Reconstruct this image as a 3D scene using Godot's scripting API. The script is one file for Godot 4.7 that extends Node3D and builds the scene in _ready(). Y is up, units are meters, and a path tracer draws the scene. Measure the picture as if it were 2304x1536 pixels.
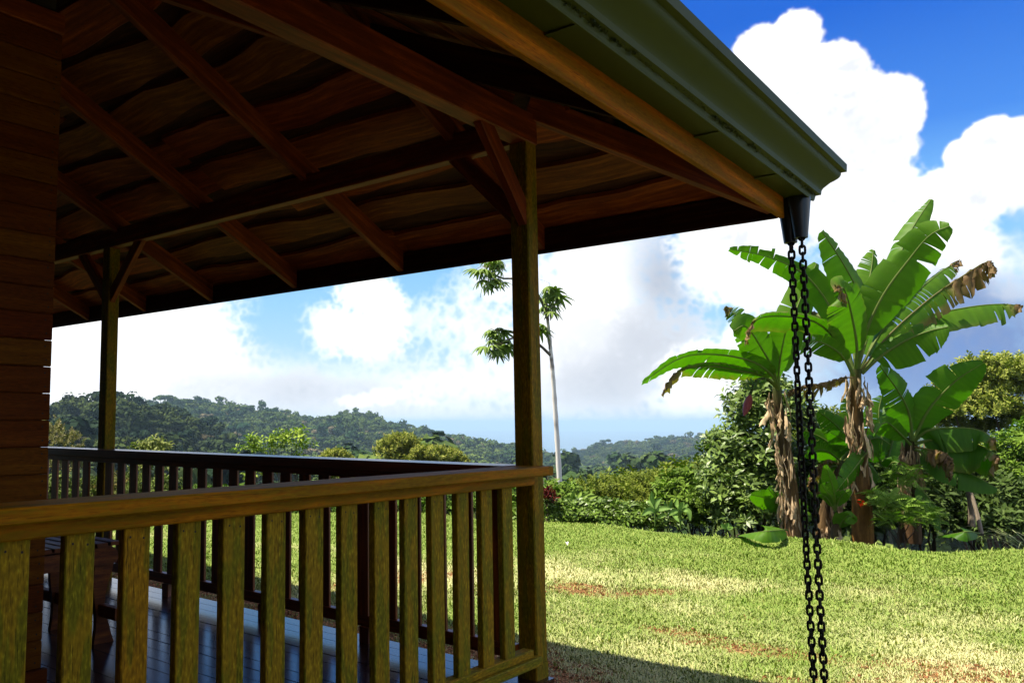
extends Node3D
# A veranda corner with a hip roof, two rain chains, a lawn with banana plants, forested hills and the sea.
# Axes: x runs along the near railing, -z along the far railing, y is up; y = 0 is the deck. Metres.

const EYE := Vector3(-3.711, 1.2064, 2.0735)
const GROUND := -0.40
var rng := RandomNumberGenerator.new()
var mats := {}
var used := {}
var fine := FastNoiseLite.new()
var broad := FastNoiseLite.new()
var heading := 0.0


# ---------------------------------------------------------------- mesh building
class MB:
	var v := PackedVector3Array()
	var n := PackedVector3Array()
	var uv := PackedVector2Array()
	var c := PackedColorArray()
	var ix := PackedInt32Array()
	var col := Color(1, 1, 1)

	func vert(p: Vector3, nn: Vector3, t: Vector2, k: Color) -> int:
		v.append(p); n.append(nn); uv.append(t); c.append(k)
		return v.size() - 1

	func tri(a: int, b: int, d: int) -> void:
		var w := (v[b] - v[a]).cross(v[d] - v[a])
		if w.dot(n[a] + n[b] + n[d]) > 0.0:
			ix.append_array([a, d, b])
		else:
			ix.append_array([a, b, d])

	func quad(a: Vector3, b: Vector3, d: Vector3, e: Vector3, nn: Vector3, t0: Vector2, t1: Vector2, t2: Vector2, t3: Vector2) -> void:
		var i := vert(a, nn, t0, col)
		vert(b, nn, t1, col); vert(d, nn, t2, col); vert(e, nn, t3, col)
		tri(i, i + 1, i + 2)
		tri(i, i + 2, i + 3)

	# rows of equal length; smooth
	func grid(rows: Array, uvs: Array, cols: Array = []) -> void:
		var h := rows.size()
		var w: int = rows[0].size()
		var first := v.size()
		for j in h:
			for i in w:
				var dx: Vector3 = rows[j][mini(i + 1, w - 1)] - rows[j][maxi(i - 1, 0)]
				var dy: Vector3 = rows[mini(j + 1, h - 1)][i] - rows[maxi(j - 1, 0)][i]
				var nn := dx.cross(dy)
				nn = nn.normalized() if nn.length() > 1e-12 else Vector3.UP
				vert(rows[j][i], nn, uvs[j][i], cols[j][i] if cols else col)
		for j in h - 1:
			for i in w - 1:
				var a := first + j * w + i
				tri(a, a + 1, a + w)
				tri(a + 1, a + w + 1, a + w)

	# a tapered round tube along a path
	func tube(path: PackedVector3Array, radii: PackedFloat32Array, sides := 8, capped := true, us := 1.0, vs := 1.0) -> void:
		var side := Vector3.RIGHT
		var first := v.size()
		var run := 0.0
		for j in path.size():
			var d := (path[mini(j + 1, path.size() - 1)] - path[maxi(j - 1, 0)]).normalized()
			if j == 0:
				side = d.cross(Vector3(0.3, 0.2, 0.9)).normalized()
			side = (side - d * side.dot(d)).normalized()
			var other := d.cross(side)
			if j:
				run += path[j].distance_to(path[j - 1])
			for i in sides + 1:
				var a := TAU * i / sides
				var o := side * cos(a) + other * sin(a)
				vert(path[j] + o * radii[j], o, Vector2(run * us, float(i) / sides * vs), col)
		for j in path.size() - 1:
			for i in sides:
				var a := first + j * (sides + 1) + i
				tri(a, a + 1, a + sides + 1)
				tri(a + 1, a + sides + 2, a + sides + 1)
		if capped:
			for e in [0, path.size() - 1]:
				var d := (path[1] - path[0]).normalized() * -1.0 if e == 0 else (path[e] - path[e - 1]).normalized()
				var m := vert(path[e], d, Vector2(0.5, 0.5), col)
				for i in sides + 1:
					vert(v[first + e * (sides + 1) + i], d, Vector2(0.5, 0.6), col)
				for i in sides:
					tri(m, m + 1 + i, m + 2 + i)

	func mesh() -> ArrayMesh:
		var a := []
		a.resize(Mesh.ARRAY_MAX)
		a[Mesh.ARRAY_VERTEX] = v
		a[Mesh.ARRAY_NORMAL] = n
		a[Mesh.ARRAY_TEX_UV] = uv
		a[Mesh.ARRAY_COLOR] = c
		a[Mesh.ARRAY_INDEX] = ix
		var m := ArrayMesh.new()
		m.add_surface_from_arrays(Mesh.PRIMITIVE_TRIANGLES, a)
		return m


# a squared timber from a to b with chamfered long edges; w is across, h is along upv
func timber(mb: MB, a: Vector3, b: Vector3, w: float, h: float, upv := Vector3.UP, ch := 0.004, square_end := Vector3.ZERO) -> void:
	var d := (b - a).normalized()
	var s := d.cross(upv).normalized()
	var u := s.cross(d).normalized()
	var x := w / 2
	var y := h / 2
	var pts := [Vector2(x, y - ch), Vector2(x - ch, y), Vector2(-x + ch, y), Vector2(-x, y - ch), Vector2(-x, -y + ch), Vector2(-x + ch, -y), Vector2(x - ch, -y), Vector2(x, -y + ch)]
	var off := Vector2(rng.randf(), rng.randf())
	var long := a.distance_to(b)
	var run := 0.0
	var ends := [[], []]
	for i in 8:
		for e in 2:
			var p: Vector3 = (b if e else a) + s * pts[i].x + u * pts[i].y
			if square_end != Vector3.ZERO:   # cut the ends in planes across square_end
				p -= d * ((p - (b if e else a)).dot(square_end) / d.dot(square_end))
			ends[e].append(p)
	for i in 8:
		var k := (i + 1) % 8
		var wide: float = pts[i].distance_to(pts[k])
		var nn: Vector3 = (s * (pts[i].x + pts[k].x) + u * (pts[i].y + pts[k].y))
		var e2: Vector2 = (pts[k] - pts[i]).normalized()
		nn = s * -e2.y + u * e2.x
		if nn.dot(s * (pts[i].x + pts[k].x) + u * (pts[i].y + pts[k].y)) < 0:
			nn = -nn
		mb.quad(ends[0][i], ends[1][i], ends[1][k], ends[0][k], nn, off + Vector2(0, run), off + Vector2(long * 0.5, run), off + Vector2(long * 0.5, run + wide * 2.2), off + Vector2(0, run + wide * 2.2))
		run += wide * 2.2
	for e in 2:
		var nn := d if e else -d
		var m := mb.vert((ends[e][0] + ends[e][4]) / 2, nn, off, mb.col)
		for i in 8:
			mb.vert(ends[e][i], nn, off + pts[i] * 0.3, mb.col)
		for i in 8:
			mb.tri(m, m + 1 + i, m + 1 + (i + 1) % 8)


func box(mb: MB, lo: Vector3, hi: Vector3, ch := 0.004) -> void:
	var s := hi - lo
	var m := (lo + hi) / 2
	if s.x >= s.y and s.x >= s.z:
		timber(mb, Vector3(lo.x, m.y, m.z), Vector3(hi.x, m.y, m.z), s.z, s.y, Vector3.UP, ch)
	elif s.z >= s.y:
		timber(mb, Vector3(m.x, m.y, lo.z), Vector3(m.x, m.y, hi.z), s.x, s.y, Vector3.UP, ch)
	else:
		timber(mb, Vector3(m.x, lo.y, m.z), Vector3(m.x, hi.y, m.z), s.x, s.z, Vector3.BACK, ch)


# a board with two live (waney) edges: runs from a to b, across is its width direction, depth its thickness direction
func live_board(mb: MB, a: Vector3, b: Vector3, across: Vector3, depth: Vector3, half: float, thick: float, seed_at: float, wave: float) -> void:
	var long := a.distance_to(b)
	var steps := maxi(3, int(long / 0.16))
	var off := Vector2(rng.randf(), rng.randf())
	var low := []; var lowuv := []; var e1 := []; var e2 := []; var top := []
	for i in steps + 1:
		var t := float(i) / steps
		var p := a.lerp(b, t)
		var s := t * long
		var l := half + wave * (broad.get_noise_2d(s * 60.0 + seed_at, seed_at * 3.1) * 1.6 + 0.5 * fine.get_noise_2d(s * 300.0, seed_at * 7.7))
		var r := half + wave * (broad.get_noise_2d(s * 60.0 - seed_at, seed_at * 5.3 + 400.0) * 1.6 + 0.5 * fine.get_noise_2d(s * 300.0, seed_at * 9.1 + 70.0))
		low.append([p - across * l, p + across * r])
		lowuv.append([off + Vector2(s * 0.5, 0), off + Vector2(s * 0.5, (l + r) * 2.2)])
		e1.append([p - across * l, p - across * (l + 0.012) + depth * thick])
		e2.append([p + across * r, p + across * (r + 0.012) + depth * thick])
		top.append([p - across * (l + 0.012) + depth * thick, p + across * (r + 0.012) + depth * thick])
	var edge := []
	for i in steps + 1:
		edge.append([Vector2(i * 0.08, 0.93), Vector2(i * 0.08, 0.99)])
	mb.grid(low, lowuv); mb.grid(e1, edge); mb.grid(e2, edge); mb.grid(top, lowuv)


# ---------------------------------------------------------------- nodes
func numbered(called: String) -> String:
	if not used.has(called):
		used[called] = 0
		return called
	used[called] += 1
	return "%s_%03d" % [called, used[called]]


func tag(o: Node, label: String, category: String, group := "") -> Node:
	o.set_meta("label", label)
	o.set_meta("category", category)
	if group:
		o.set_meta("group", group)
	return o


func thing(called: String, label: String, category: String, at := Vector3.ZERO, group := "") -> Node3D:
	var o := Node3D.new()
	o.name = numbered(called)
	add_child(o, true)
	o.position = at
	tag(o, label, category, group)
	return o


func put(called: String, mesh: Mesh, mat: Material, parent: Node = self, at := Transform3D()) -> MeshInstance3D:
	var o := MeshInstance3D.new()
	o.mesh = mesh
	o.material_override = mat
	o.cast_shadow = GeometryInstance3D.SHADOW_CASTING_SETTING_ON
	if parent == self:
		o.name = numbered(called)
	else:
		var k := 0
		var given := called
		while parent.has_node(given):
			k += 1
			given = "%s_%03d" % [called, k]
		o.name = given
	parent.add_child(o, true)
	o.transform = at
	return o


func copies(called: String, mesh: Mesh, mat: Material, xf: Array, cols: Array, parent: Node = self, kind := "stuff") -> MultiMeshInstance3D:
	var mm := MultiMesh.new()
	mm.transform_format = MultiMesh.TRANSFORM_3D
	mm.use_colors = true
	mm.mesh = mesh
	mm.instance_count = xf.size()
	for i in xf.size():
		mm.set_instance_transform(i, xf[i])
		mm.set_instance_color(i, cols[i])
	var o := MultiMeshInstance3D.new()
	o.multimesh = mm
	o.material_override = mat
	if parent == self:
		o.name = numbered(called)
	else:
		var k := 0
		var given := called
		while parent.has_node(given):
			k += 1
			given = "%s_%03d" % [called, k]
		o.name = given
	parent.add_child(o, true)
	if kind:
		o.set_meta("kind", kind)
	return o


# the point in the world at a distance along the line through a place of the photograph (2304 x 1536)
func at(px: float, py: float, depth: float) -> Vector3:
	var b := cam_basis
	return EYE + (b.x * ((px - 780.0) / 1879.84) - b.y * ((py - 768.0) / 1879.84) - b.z) * depth


func onground(px: float, py: float, y: float) -> Vector3:
	var d := at(px, py, 1.0) - EYE
	return EYE + d * ((y - EYE.y) / d.y)


var cam_basis: Basis


# ---------------------------------------------------------------- textures and materials
func streaks(w: int, h: int, sx: int, sy: int, freq: float, octaves: int, s: int) -> PackedByteArray:
	var f := FastNoiseLite.new()
	f.seed = s
	f.frequency = freq
	f.fractal_octaves = octaves
	f.noise_type = FastNoiseLite.TYPE_SIMPLEX_SMOOTH
	var im := f.get_seamless_image(sx, sy)
	im.convert(Image.FORMAT_L8)
	im.resize(w, h, Image.INTERPOLATE_CUBIC)
	return im.get_data()


# wood grain along u; lo and hi are the dark and light tone, blotch a second tone that takes over in patches
func wood_texture(lo: Color, hi: Color, blotch: Color, much: float, s: int, mottled := false) -> Array:
	var w := 512
	var h := 512
	var a := streaks(w, h, 16, 256, 0.06, 3, s)          # bands along the board
	var b := streaks(w, h, 64, 512, 0.18, 3, s + 1)      # fibres
	var c := streaks(w, h, 128, 256, 0.03, 4, s + 2)     # blotches
	var d := streaks(w, h, 512, 512, 0.08, 3, s + 3)     # mottle
	var im := PackedByteArray()
	im.resize(w * h * 3)
	var bump := PackedByteArray()
	bump.resize(w * h)
	for i in w * h:
		var t := clampf(a[i] / 255.0 * 0.75 + b[i] / 255.0 * 0.5 - 0.12, 0.0, 1.0)
		var k := lo.lerp(hi, t)
		var q := clampf((c[i] / 255.0 * 0.7 + d[i] / 255.0 * 0.45 - 0.42) * 4.0, 0.0, 1.0) * much
		k = k.lerp(blotch, q)
		var m := 0.82 + 0.36 * d[i] / 255.0
		if mottled:
			k = lo.lerp(hi, clampf(0.5 + (t - 0.5) * 0.5, 0.0, 1.0)).lerp(blotch, clampf((c[i] / 255.0 - 0.46) * 5.0, 0.0, 1.0) * 0.8)
			m = 0.74 + 0.42 * d[i] / 255.0 - (0.25 if b[i] < 60 else 0.0)
			if d[i] > 176:
				k = k.lerp(Color(1.0, 1.0, 0.8), (d[i] - 176) / 110.0)
		if b[i] < 46:
			m *= 0.75
		im[i * 3] = clampi(int(k.r * m * 255), 0, 255)
		im[i * 3 + 1] = clampi(int(k.g * m * 255), 0, 255)
		im[i * 3 + 2] = clampi(int(k.b * m * 255), 0, 255)
		bump[i] = clampi(int(a[i] * 0.3 + b[i] * 0.5 + d[i] * 0.2), 0, 255)
	return [ImageTexture.create_from_image(Image.create_from_data(w, h, false, Image.FORMAT_RGB8, im)), ImageTexture.create_from_image(Image.create_from_data(w, h, false, Image.FORMAT_L8, bump))]


func wood(called: String, tex: Array, tint: Color, rough: float, relief := 0.06, spec := 0.4) -> StandardMaterial3D:
	var m := StandardMaterial3D.new()
	m.resource_name = called
	m.albedo_texture = tex[0]
	m.albedo_color = tint
	m.roughness = rough
	m.metallic_specular = spec
	m.heightmap_enabled = true
	m.heightmap_texture = tex[1]
	m.heightmap_scale = relief
	mats[called] = m
	return m


func plain_mat(called: String, c: Color, rough: float, metal := 0.0, spec := 0.5) -> StandardMaterial3D:
	var m := StandardMaterial3D.new()
	m.resource_name = called
	m.albedo_color = c.linear_to_srgb()
	m.roughness = rough
	m.metallic = metal
	m.metallic_specular = spec
	mats[called] = m
	return m


func leaf_mat(called: String, through: float, rough := 0.45, spec := 0.4) -> StandardMaterial3D:
	var m := StandardMaterial3D.new()
	m.resource_name = called
	m.vertex_color_use_as_albedo = true
	m.roughness = rough
	m.metallic_specular = spec
	m.cull_mode = BaseMaterial3D.CULL_DISABLED
	if through > 0.0:
		m.backlight_enabled = true
		m.backlight = Color(through * 0.8, through, through * 0.3)
	mats[called] = m
	return m
const CLOUDS := [
	[-4.0, 2.1, 45.5, 3.3, 1, 0.3, 0.78, 0.75], [6.6, 0.3, 21.0, 1.5, 1, 0.3, 0.7, 0.55], [-17.2, 5.5, 9.2, 8.7, 0.55, 0.5, 0.98, 1], [-10.9, 5.7, 4.4, 5.7, 0.7, 0.55, 0.93, 0.95],
	[-8.5, 3.6, 3.6, 2.7, 0.8, 0.6, 0.72, 0.85], [-6.7, 2.0, 6.6, 1.4, 0.6, 0.6, 0.5, 0.7], [-1.2, 2.2, 6.1, 1.2, 0.7, 0.7, 0.42, 0.65], [-2.7, 3.2, 1.8, 0.9, 0.8, 0.8, 0.5, 0.5],
	[2.7, 0.8, 10.0, 1.1, 0.8, 0.4, 0.6, 0.7], [-9.9, 1.5, 4.7, 1.1, 0.7, 0.5, 0.6, 0.6], [1.5, 9.0, 2.6, 2.1, 0.5, 0.6, 0.97, 0.95], [-0.5, 6.3, 2.8, 2.4, 0.6, 0.55, 0.95, 0.95],
	[1.5, 5.8, 2.9, 2.3, 0.7, 0.55, 0.93, 0.9], [2.8, 7.6, 1.8, 1.7, 0.6, 0.6, 0.93, 0.8], [5.2, 7.0, 3.3, 1.8, 0.95, 0.9, 0.92, 0.5], [9.4, 5.7, 5.1, 5.1, 1, 0.7, 0.9, 0.7],
	[10.4, 9.3, 3.3, 2.1, 0.95, 0.8, 0.92, 0.55], [7.9, 2.7, 6.6, 2.4, 1, 0.6, 0.82, 0.7], [4.4, 2.2, 1.0, 0.8, 0.3, 0.6, 1, 1], [2.7, 1.8, 1.5, 0.6, 0.35, 0.7, 0.95, 0.95],
	[0.8, 1.5, 1.4, 0.5, 0.5, 0.7, 0.88, 0.8], [5.2, 1.4, 1.5, 0.4, 0.5, 0.6, 0.8, 0.7], [16.5, 7.9, 7.3, 8.8, 0.75, 0.45, 0.93, 1], [18.3, 4.4, 7.2, 4.9, 0.8, 0.5, 0.8, 0.95],
	[14.1, 4.4, 4.6, 5.0, 0.9, 0.5, 0.9, 0.8], [20.6, 8.9, 3.8, 4.8, 1, 0.5, 0.1, 0.9], [19.4, 5.2, 5.4, 4.3, 1, 0.5, 0.25, 0.88], [17.4, 2.3, 7.2, 3.2, 1, 0.5, 0.3, 0.8],
	[17.1, 9.6, 3.1, 2.3, 1, 0.8, 0.6, 0.6], [15.6, 6.2, 2.6, 3.8, 1, 0.7, 0.55, 0.5], [25.4, 10.9, 4.3, 2.6, 0.45, 0.5, 1, 1], [23.5, 9.5, 2.2, 2.4, 0.8, 0.5, 0.9, 0.95],
	[26.1, 8.5, 3.0, 2.2, 0.5, 0.6, 0.98, 0.95], [23.6, 3.1, 3.6, 2.2, 0.5, 0.5, 1, 0.95], [22.2, 1.4, 3.1, 1.3, 0.7, 0.5, 0.85, 0.8], [25.2, 5.3, 1.0, 1.1, 0.5, 0.6, 0.98, 0.9],
	[34.2, 8.6, 7.0, 2.3, 0.7, 0.4, 0.75, 0.9], [36.0, 3.7, 7.6, 4.7, 0.6, 0.3, -0.33, 1], [36.9, 6.1, 3.9, 2.2, 0.9, 0.4, -0.15, 0.8], [28.6, 5.1, 3.8, 3.2, 0.9, 0.5, 0.3, 0.7],
	[39.1, 7.1, 1.5, 0.9, 0.8, 0.6, 0.5, 0.5], [29.2, 22.6, 1.6, 1.6, 0.16, 0.42, 1.05, 1], [27.3, 22.1, 1.9, 1.7, 0.16, 0.4, 1.05, 1], [27.8, 19.0, 3.9, 4.1, 0.16, 0.4, 1.05, 1],
	[30.6, 19.9, 2.1, 2.3, 0.16, 0.45, 1.05, 1], [31.7, 17.6, 2.4, 2.9, 0.16, 0.45, 1.02, 1], [31.8, 20.5, 1.1, 1.2, 0.2, 0.5, 1.03, 1], [34.1, 18.2, 1.6, 1.4, 0.18, 0.45, 1.02, 1],
	[34.9, 17.3, 0.8, 1.4, 0.2, 0.5, 1, 1], [33.5, 15.7, 2.0, 2.7, 0.3, 0.45, 0.95, 1], [30.2, 14.0, 5.3, 3.9, 0.4, 0.45, 1, 1], [33.8, 12.9, 2.6, 2.2, 0.45, 0.5, 0.95, 0.95],
	[32.7, 16.6, 2.1, 2.3, 0.9, 0.45, 0.42, 0.65], [31.5, 14.5, 2.2, 2.3, 1, 0.45, 0.5, 0.55], [33.7, 15.2, 1.5, 1.7, 1, 0.5, 0.5, 0.5], [38.5, 15.0, 1.6, 1.4, 0.16, 0.42, 1.05, 1],
	[37.1, 14.6, 1.0, 1.0, 0.2, 0.45, 1.03, 1], [39.6, 15.1, 0.9, 1.1, 0.2, 0.45, 1.02, 1], [38.0, 13.1, 2.9, 2.0, 0.3, 0.4, 1.03, 1], [36.1, 12.5, 2.2, 1.8, 0.3, 0.45, 1.03, 1],
	[33.2, 11.0, 4.1, 2.0, 0.4, 0.45, 1, 1], [35.6, 10.7, 2.7, 1.6, 0.5, 0.45, 0.98, 0.95], [37.5, 9.5, 1.4, 1.4, 0.8, 0.5, 0.85, 0.8], [39.6, 12.5, 1.1, 1.9, 0.95, 0.4, 0.62, 0.6],
	[30.8, 12.6, 1.8, 1.3, 0.9, 0.5, 0.72, 0.5],
]
const RIDGE_A := [Vector2(-24.01, 0.01253), Vector2(-19.56, 0.01343), Vector2(-16.54, 0.01518), Vector2(-13.42, 0.01180), Vector2(-11.38, 0.00569), Vector2(-9.31, -0.01247), Vector2(-7.22, -0.02815), Vector2(-5.42, -0.04024), Vector2(-2.41, -0.05290), Vector2(0.60, -0.06493)]
const RIDGE_B := [Vector2(-23.97, -0.00433), Vector2(-17.08, 0.00454), Vector2(-15.69, 0.00965), Vector2(-14.28, 0.01688), Vector2(-13.14, 0.02005), Vector2(-11.40, 0.02278), Vector2(-9.93, 0.01924), Vector2(-7.85, 0.01568), Vector2(-6.05, 0.01102), Vector2(-4.85, 0.01367), Vector2(-3.94, 0.00895), Vector2(-2.43, 0.00053), Vector2(-1.06, 0.00422), Vector2(0.30, 0.00897), Vector2(1.52, 0.00369), Vector2(3.03, -0.00368), Vector2(5.14, -0.00996), Vector2(7.23, -0.01774), Vector2(9.00, -0.02389), Vector2(11.28, -0.03143), Vector2(13.35, -0.03831), Vector2(14.76, -0.04767), Vector2(16.69, -0.06219), Vector2(19.39, -0.07350)]
const RIDGE_C := [Vector2(9.55, -0.07172), Vector2(12.47, -0.05679), Vector2(14.19, -0.04678), Vector2(15.34, -0.03595), Vector2(16.47, -0.02721), Vector2(18.13, -0.02498), Vector2(19.49, -0.02329), Vector2(21.36, -0.01959), Vector2(23.43, -0.01545), Vector2(25.94, -0.01278), Vector2(30.64, -0.01132), Vector2(33.88, -0.01267), Vector2(36.89, -0.01430), Vector2(38.84, -0.01597), Vector2(42.25, -0.01907)]
const BARE := [[3.76, -1.82, 0.61, 0.29, 0.809, 0.588, 0.85], [3.99, -1.43, 0.73, 0.18, 0.916, 0.400, 0.68], [4.67, -1.10, 0.69, 0.11, 0.907, 0.420, 0.42], [2.94, -0.54, 0.49, 0.18, 0.055, 0.998, 0.77], [2.88, -0.15, 0.56, 0.25, 0.108, 0.994, 0.68], [2.89, 0.28, 0.56, 0.25, 0.448, 0.894, 0.68], [2.96, 0.69, 0.57, 0.25, 0.469, 0.883, 0.59], [2.31, 0.56, 0.68, 0.22, 0.563, 0.827, 0.51], [3.18, 1.03, 0.51, 0.29, 0.111, 0.994, 0.77], [3.09, 1.38, 0.53, 0.36, 0.053, 0.999, 0.81], [3.80, 1.37, 0.50, 0.18, -0.113, 0.994, 0.42], [1.57, -0.58, 0.61, 0.29, 0.435, 0.900, 0.77], [1.24, -0.58, 0.43, 0.14, 0.438, 0.899, 0.26], [2.68, -3.31, 1.06, 0.29, 0.893, 0.449, 0.77], [3.16, -3.35, 0.78, 0.18, 0.609, 0.793, 0.68], [1.48, -2.36, 1.48, 0.45, 0.335, 0.942, 0.68], [12.20, 0.75, 0.64, 0.45, -0.313, 0.950, 0.51], [1.63, -2.92, 0.96, 0.36, 0.233, 0.972, 0.59]]


# ---------------------------------------------------------------- sky (air and clouds only)
func air(el: float) -> Color:
	var stops := [[-5.0, Color(0.262, 0.367, 0.482)], [0.0, Color(0.235, 0.315, 0.405)], [1.3, Color(0.25, 0.35, 0.45)], [3.5, Color(0.262, 0.388, 0.503)], [8.0, Color(0.173, 0.330, 0.498)], [13.0, Color(0.105, 0.262, 0.482)], [17.0, Color(0.035, 0.136, 0.420)], [24.0, Color(0.009, 0.071, 0.340)], [45.0, Color(0.008, 0.052, 0.273)], [90.0, Color(0.005, 0.042, 0.220)]]
	for i in stops.size() - 1:
		if el <= stops[i + 1][0]:
			return stops[i][1].lerp(stops[i + 1][1], clampf((el - stops[i][0]) / (stops[i + 1][0] - stops[i][0]), 0.0, 1.0))
	return stops[-1][1]


var billow := FastNoiseLite.new()
var drift := FastNoiseLite.new()


# radiance of the sky at an azimuth (degrees right of the heading) and elevation
func sky_at(az: float, el: float) -> Color:
	var a := deg_to_rad(az) + heading
	var e := deg_to_rad(el)
	var p := Vector3(sin(a) * cos(e), sin(e), -cos(a) * cos(e))
	var k := air(el)
	var n1 := drift.get_noise_3dv(p * 100.0)
	var n2 := absf(billow.get_noise_3dv(p * 100.0)) * 2.0 - 0.55
	# fair-weather cloud over the whole sky
	var away := smoothstep(18.0, 40.0, maxf(absf(az - 9.0) - 31.0, 0.0) + maxf(el - 24.0, 0.0) * 1.6)
	if away > 0.0:
		var wide := drift.get_noise_3dv(p * 26.0 + Vector3(70, 0, 30)) * 1.5 - n2 * 0.22 + lerpf(-0.02, 0.05, smoothstep(5.0, 50.0, el))
		var o := smoothstep(0.0, 0.22, wide) * away
		var b := clampf(0.98 - 0.75 * smoothstep(0.25, 0.8, wide) + n2 * 0.1, 0.3, 1.05)
		k = k.lerp(white(b), o)
	var lit := -99.0
	for c in CLOUDS:
		var dx: float = (az - c[0]) / c[2]
		var dy: float = (el - c[1]) / c[3]
		var rr := dx * dx + dy * dy
		if rr > 3.0:
			continue
		var soft: float = c[4]
		var f: float = 1.0 - sqrt(rr) - (n2 * 0.6 + n1 * 0.9) * c[5] * (0.55 if soft < 0.3 else 0.8)
		var o: float = smoothstep(0.0, soft, f + 0.02) * c[7]
		if o > 0.0:
			var b: float = c[6] - n2 * 0.07 + n1 * 0.1
			if soft < 0.5 and c[6] > 0.9:
				if lit < -50.0:   # billows: brighter where they face the sun, up and to the left
					var q := p * 100.0
					lit = 0.0
					for w in 2:
						var toward: Vector3 = (Vector3.UP * 0.7 + Vector3(-cam_basis.x.x, 0, -cam_basis.x.z) * 0.7) * [1.6, 0.5][w]
						lit += (absf(billow.get_noise_3dv(q * 0.5 * (w + 1.0))) - absf(billow.get_noise_3dv((q + toward) * 0.5 * (w + 1.0)))) * [0.55, 0.3][w]
				b = clampf(c[6] - 0.13 + lit + n1 * 0.16 - 0.16 * smoothstep(0.35, 1.0, f) + 0.1 * (dy - dx * 0.6), 0.55, 1.05)
			k = k.lerp(white(b), o)
	return k


func white(b: float) -> Color:
	if b < 0.0:
		return Color(0.165, 0.21, 0.31).lerp(Color(0.085, 0.14, 0.29), clampf(-b * 3.0, 0.0, 1.0))
	return Color(0.20, 0.225, 0.275).lerp(Color(0.655, 0.66, 0.67), pow(clampf(b, 0.0, 1.1), 1.15))


func make_sky() -> ImageTexture:
	billow.seed = 11; billow.frequency = 0.42; billow.fractal_octaves = 5; billow.fractal_gain = 0.55
	billow.noise_type = FastNoiseLite.TYPE_SIMPLEX_SMOOTH
	drift.seed = 5; drift.frequency = 0.06; drift.fractal_octaves = 5; drift.noise_type = FastNoiseLite.TYPE_SIMPLEX_SMOOTH
	var head := rad_to_deg(heading)
	var w := 512
	var im := Image.create_empty(w, w / 2, false, Image.FORMAT_RGBF)
	for y in w / 2:
		var el := 90.0 - (y + 0.5) * 360.0 / w
		if el < -2.0:
			im.fill_rect(Rect2i(0, y, w, 1), Color(0.27, 0.38, 0.49))
			continue
		for x in w:
			im.set_pixel(x, y, sky_at(wrapf((x + 0.5) * 360.0 / w - head, -180.0, 180.0), maxf(el, 0.0)))
	im.resize(4096, 2048, Image.INTERPOLATE_CUBIC)
	# the same sky, finer where clouds are small
	var x0 := int((head - 26.0) / 360.0 * 4096)
	var x1 := int((head + 46.0) / 360.0 * 4096)
	var y0 := int((90.0 - 31.0) / 180.0 * 2048)
	for y in range(y0, 1026):
		var el := maxf(90.0 - (y + 0.5) * 180.0 / 2048, 0.0)
		for x in range(x0, x1):
			im.set_pixel(x, y, sky_at((x + 0.5) * 360.0 / 4096 - head, el))
	return ImageTexture.create_from_image(im)


# ---------------------------------------------------------------- the scene
func _ready() -> void:
	var yaw := deg_to_rad(42.3231)
	var pitch := deg_to_rad(5.56016)
	var fh := Vector3(cos(yaw), 0, -sin(yaw))
	var fw := fh * cos(pitch) + Vector3.UP * sin(pitch)
	var rt := Vector3(sin(yaw), 0, cos(yaw))
	cam_basis = Basis(rt, rt.cross(fw), -fw)
	heading = atan2(fh.x, -fh.z)
	var cam := Camera3D.new()
	cam.name = "camera"
	cam.transform = Transform3D(cam_basis, EYE)
	cam.projection = Camera3D.PROJECTION_FRUSTUM
	cam.near = 0.05
	cam.far = 90000.0
	cam.size = 2.0 * 0.05 * 768.0 / 1879.84
	cam.frustum_offset = Vector2(0.05 * (1152.0 - 780.0) / 1879.84, 0)
	add_child(cam)
	cam.current = true

	var env := Environment.new()
	env.background_mode = Environment.BG_SKY
	env.tonemap_mode = Environment.TONE_MAPPER_LINEAR
	env.tonemap_exposure = 2.15
	env.sdfgi_enabled = true
	env.ssao_enabled = true
	env.ssil_enabled = true
	env.fog_enabled = true
	env.fog_density = 0.0001
	env.fog_light_color = Color(0.75, 0.89, 1.0)
	var pan := PanoramaSkyMaterial.new()
	pan.panorama = make_sky()
	env.sky = Sky.new()
	env.sky.sky_material = pan
	var we := WorldEnvironment.new()
	we.name = "world_environment"
	we.environment = env
	add_child(we)

	# high sun to the left of the camera: the roof shades the ground beyond both eaves
	var sun := DirectionalLight3D.new()
	sun.name = "sun"
	sun.light_energy = 1.6
	sun.light_color = Color(1.0, 0.96, 0.88)
	sun.light_angular_distance = 0.5
	sun.shadow_enabled = true
	add_child(sun)
	var to_sun := Vector3(-0.32, 1.0, -0.34).normalized()
	sun.look_at_from_position(Vector3.ZERO, -to_sun, Vector3.BACK)

	fine.seed = 3; fine.frequency = 0.01; fine.noise_type = FastNoiseLite.TYPE_SIMPLEX_SMOOTH; fine.fractal_octaves = 3
	broad.seed = 8; broad.frequency = 0.01; broad.noise_type = FastNoiseLite.TYPE_SIMPLEX_SMOOTH; broad.fractal_octaves = 2
	rng.seed = 20240
	make_materials()
	build_ground()
	build_house()
	build_railings()
	build_gutter()
	build_chair()
	build_nature()


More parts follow.
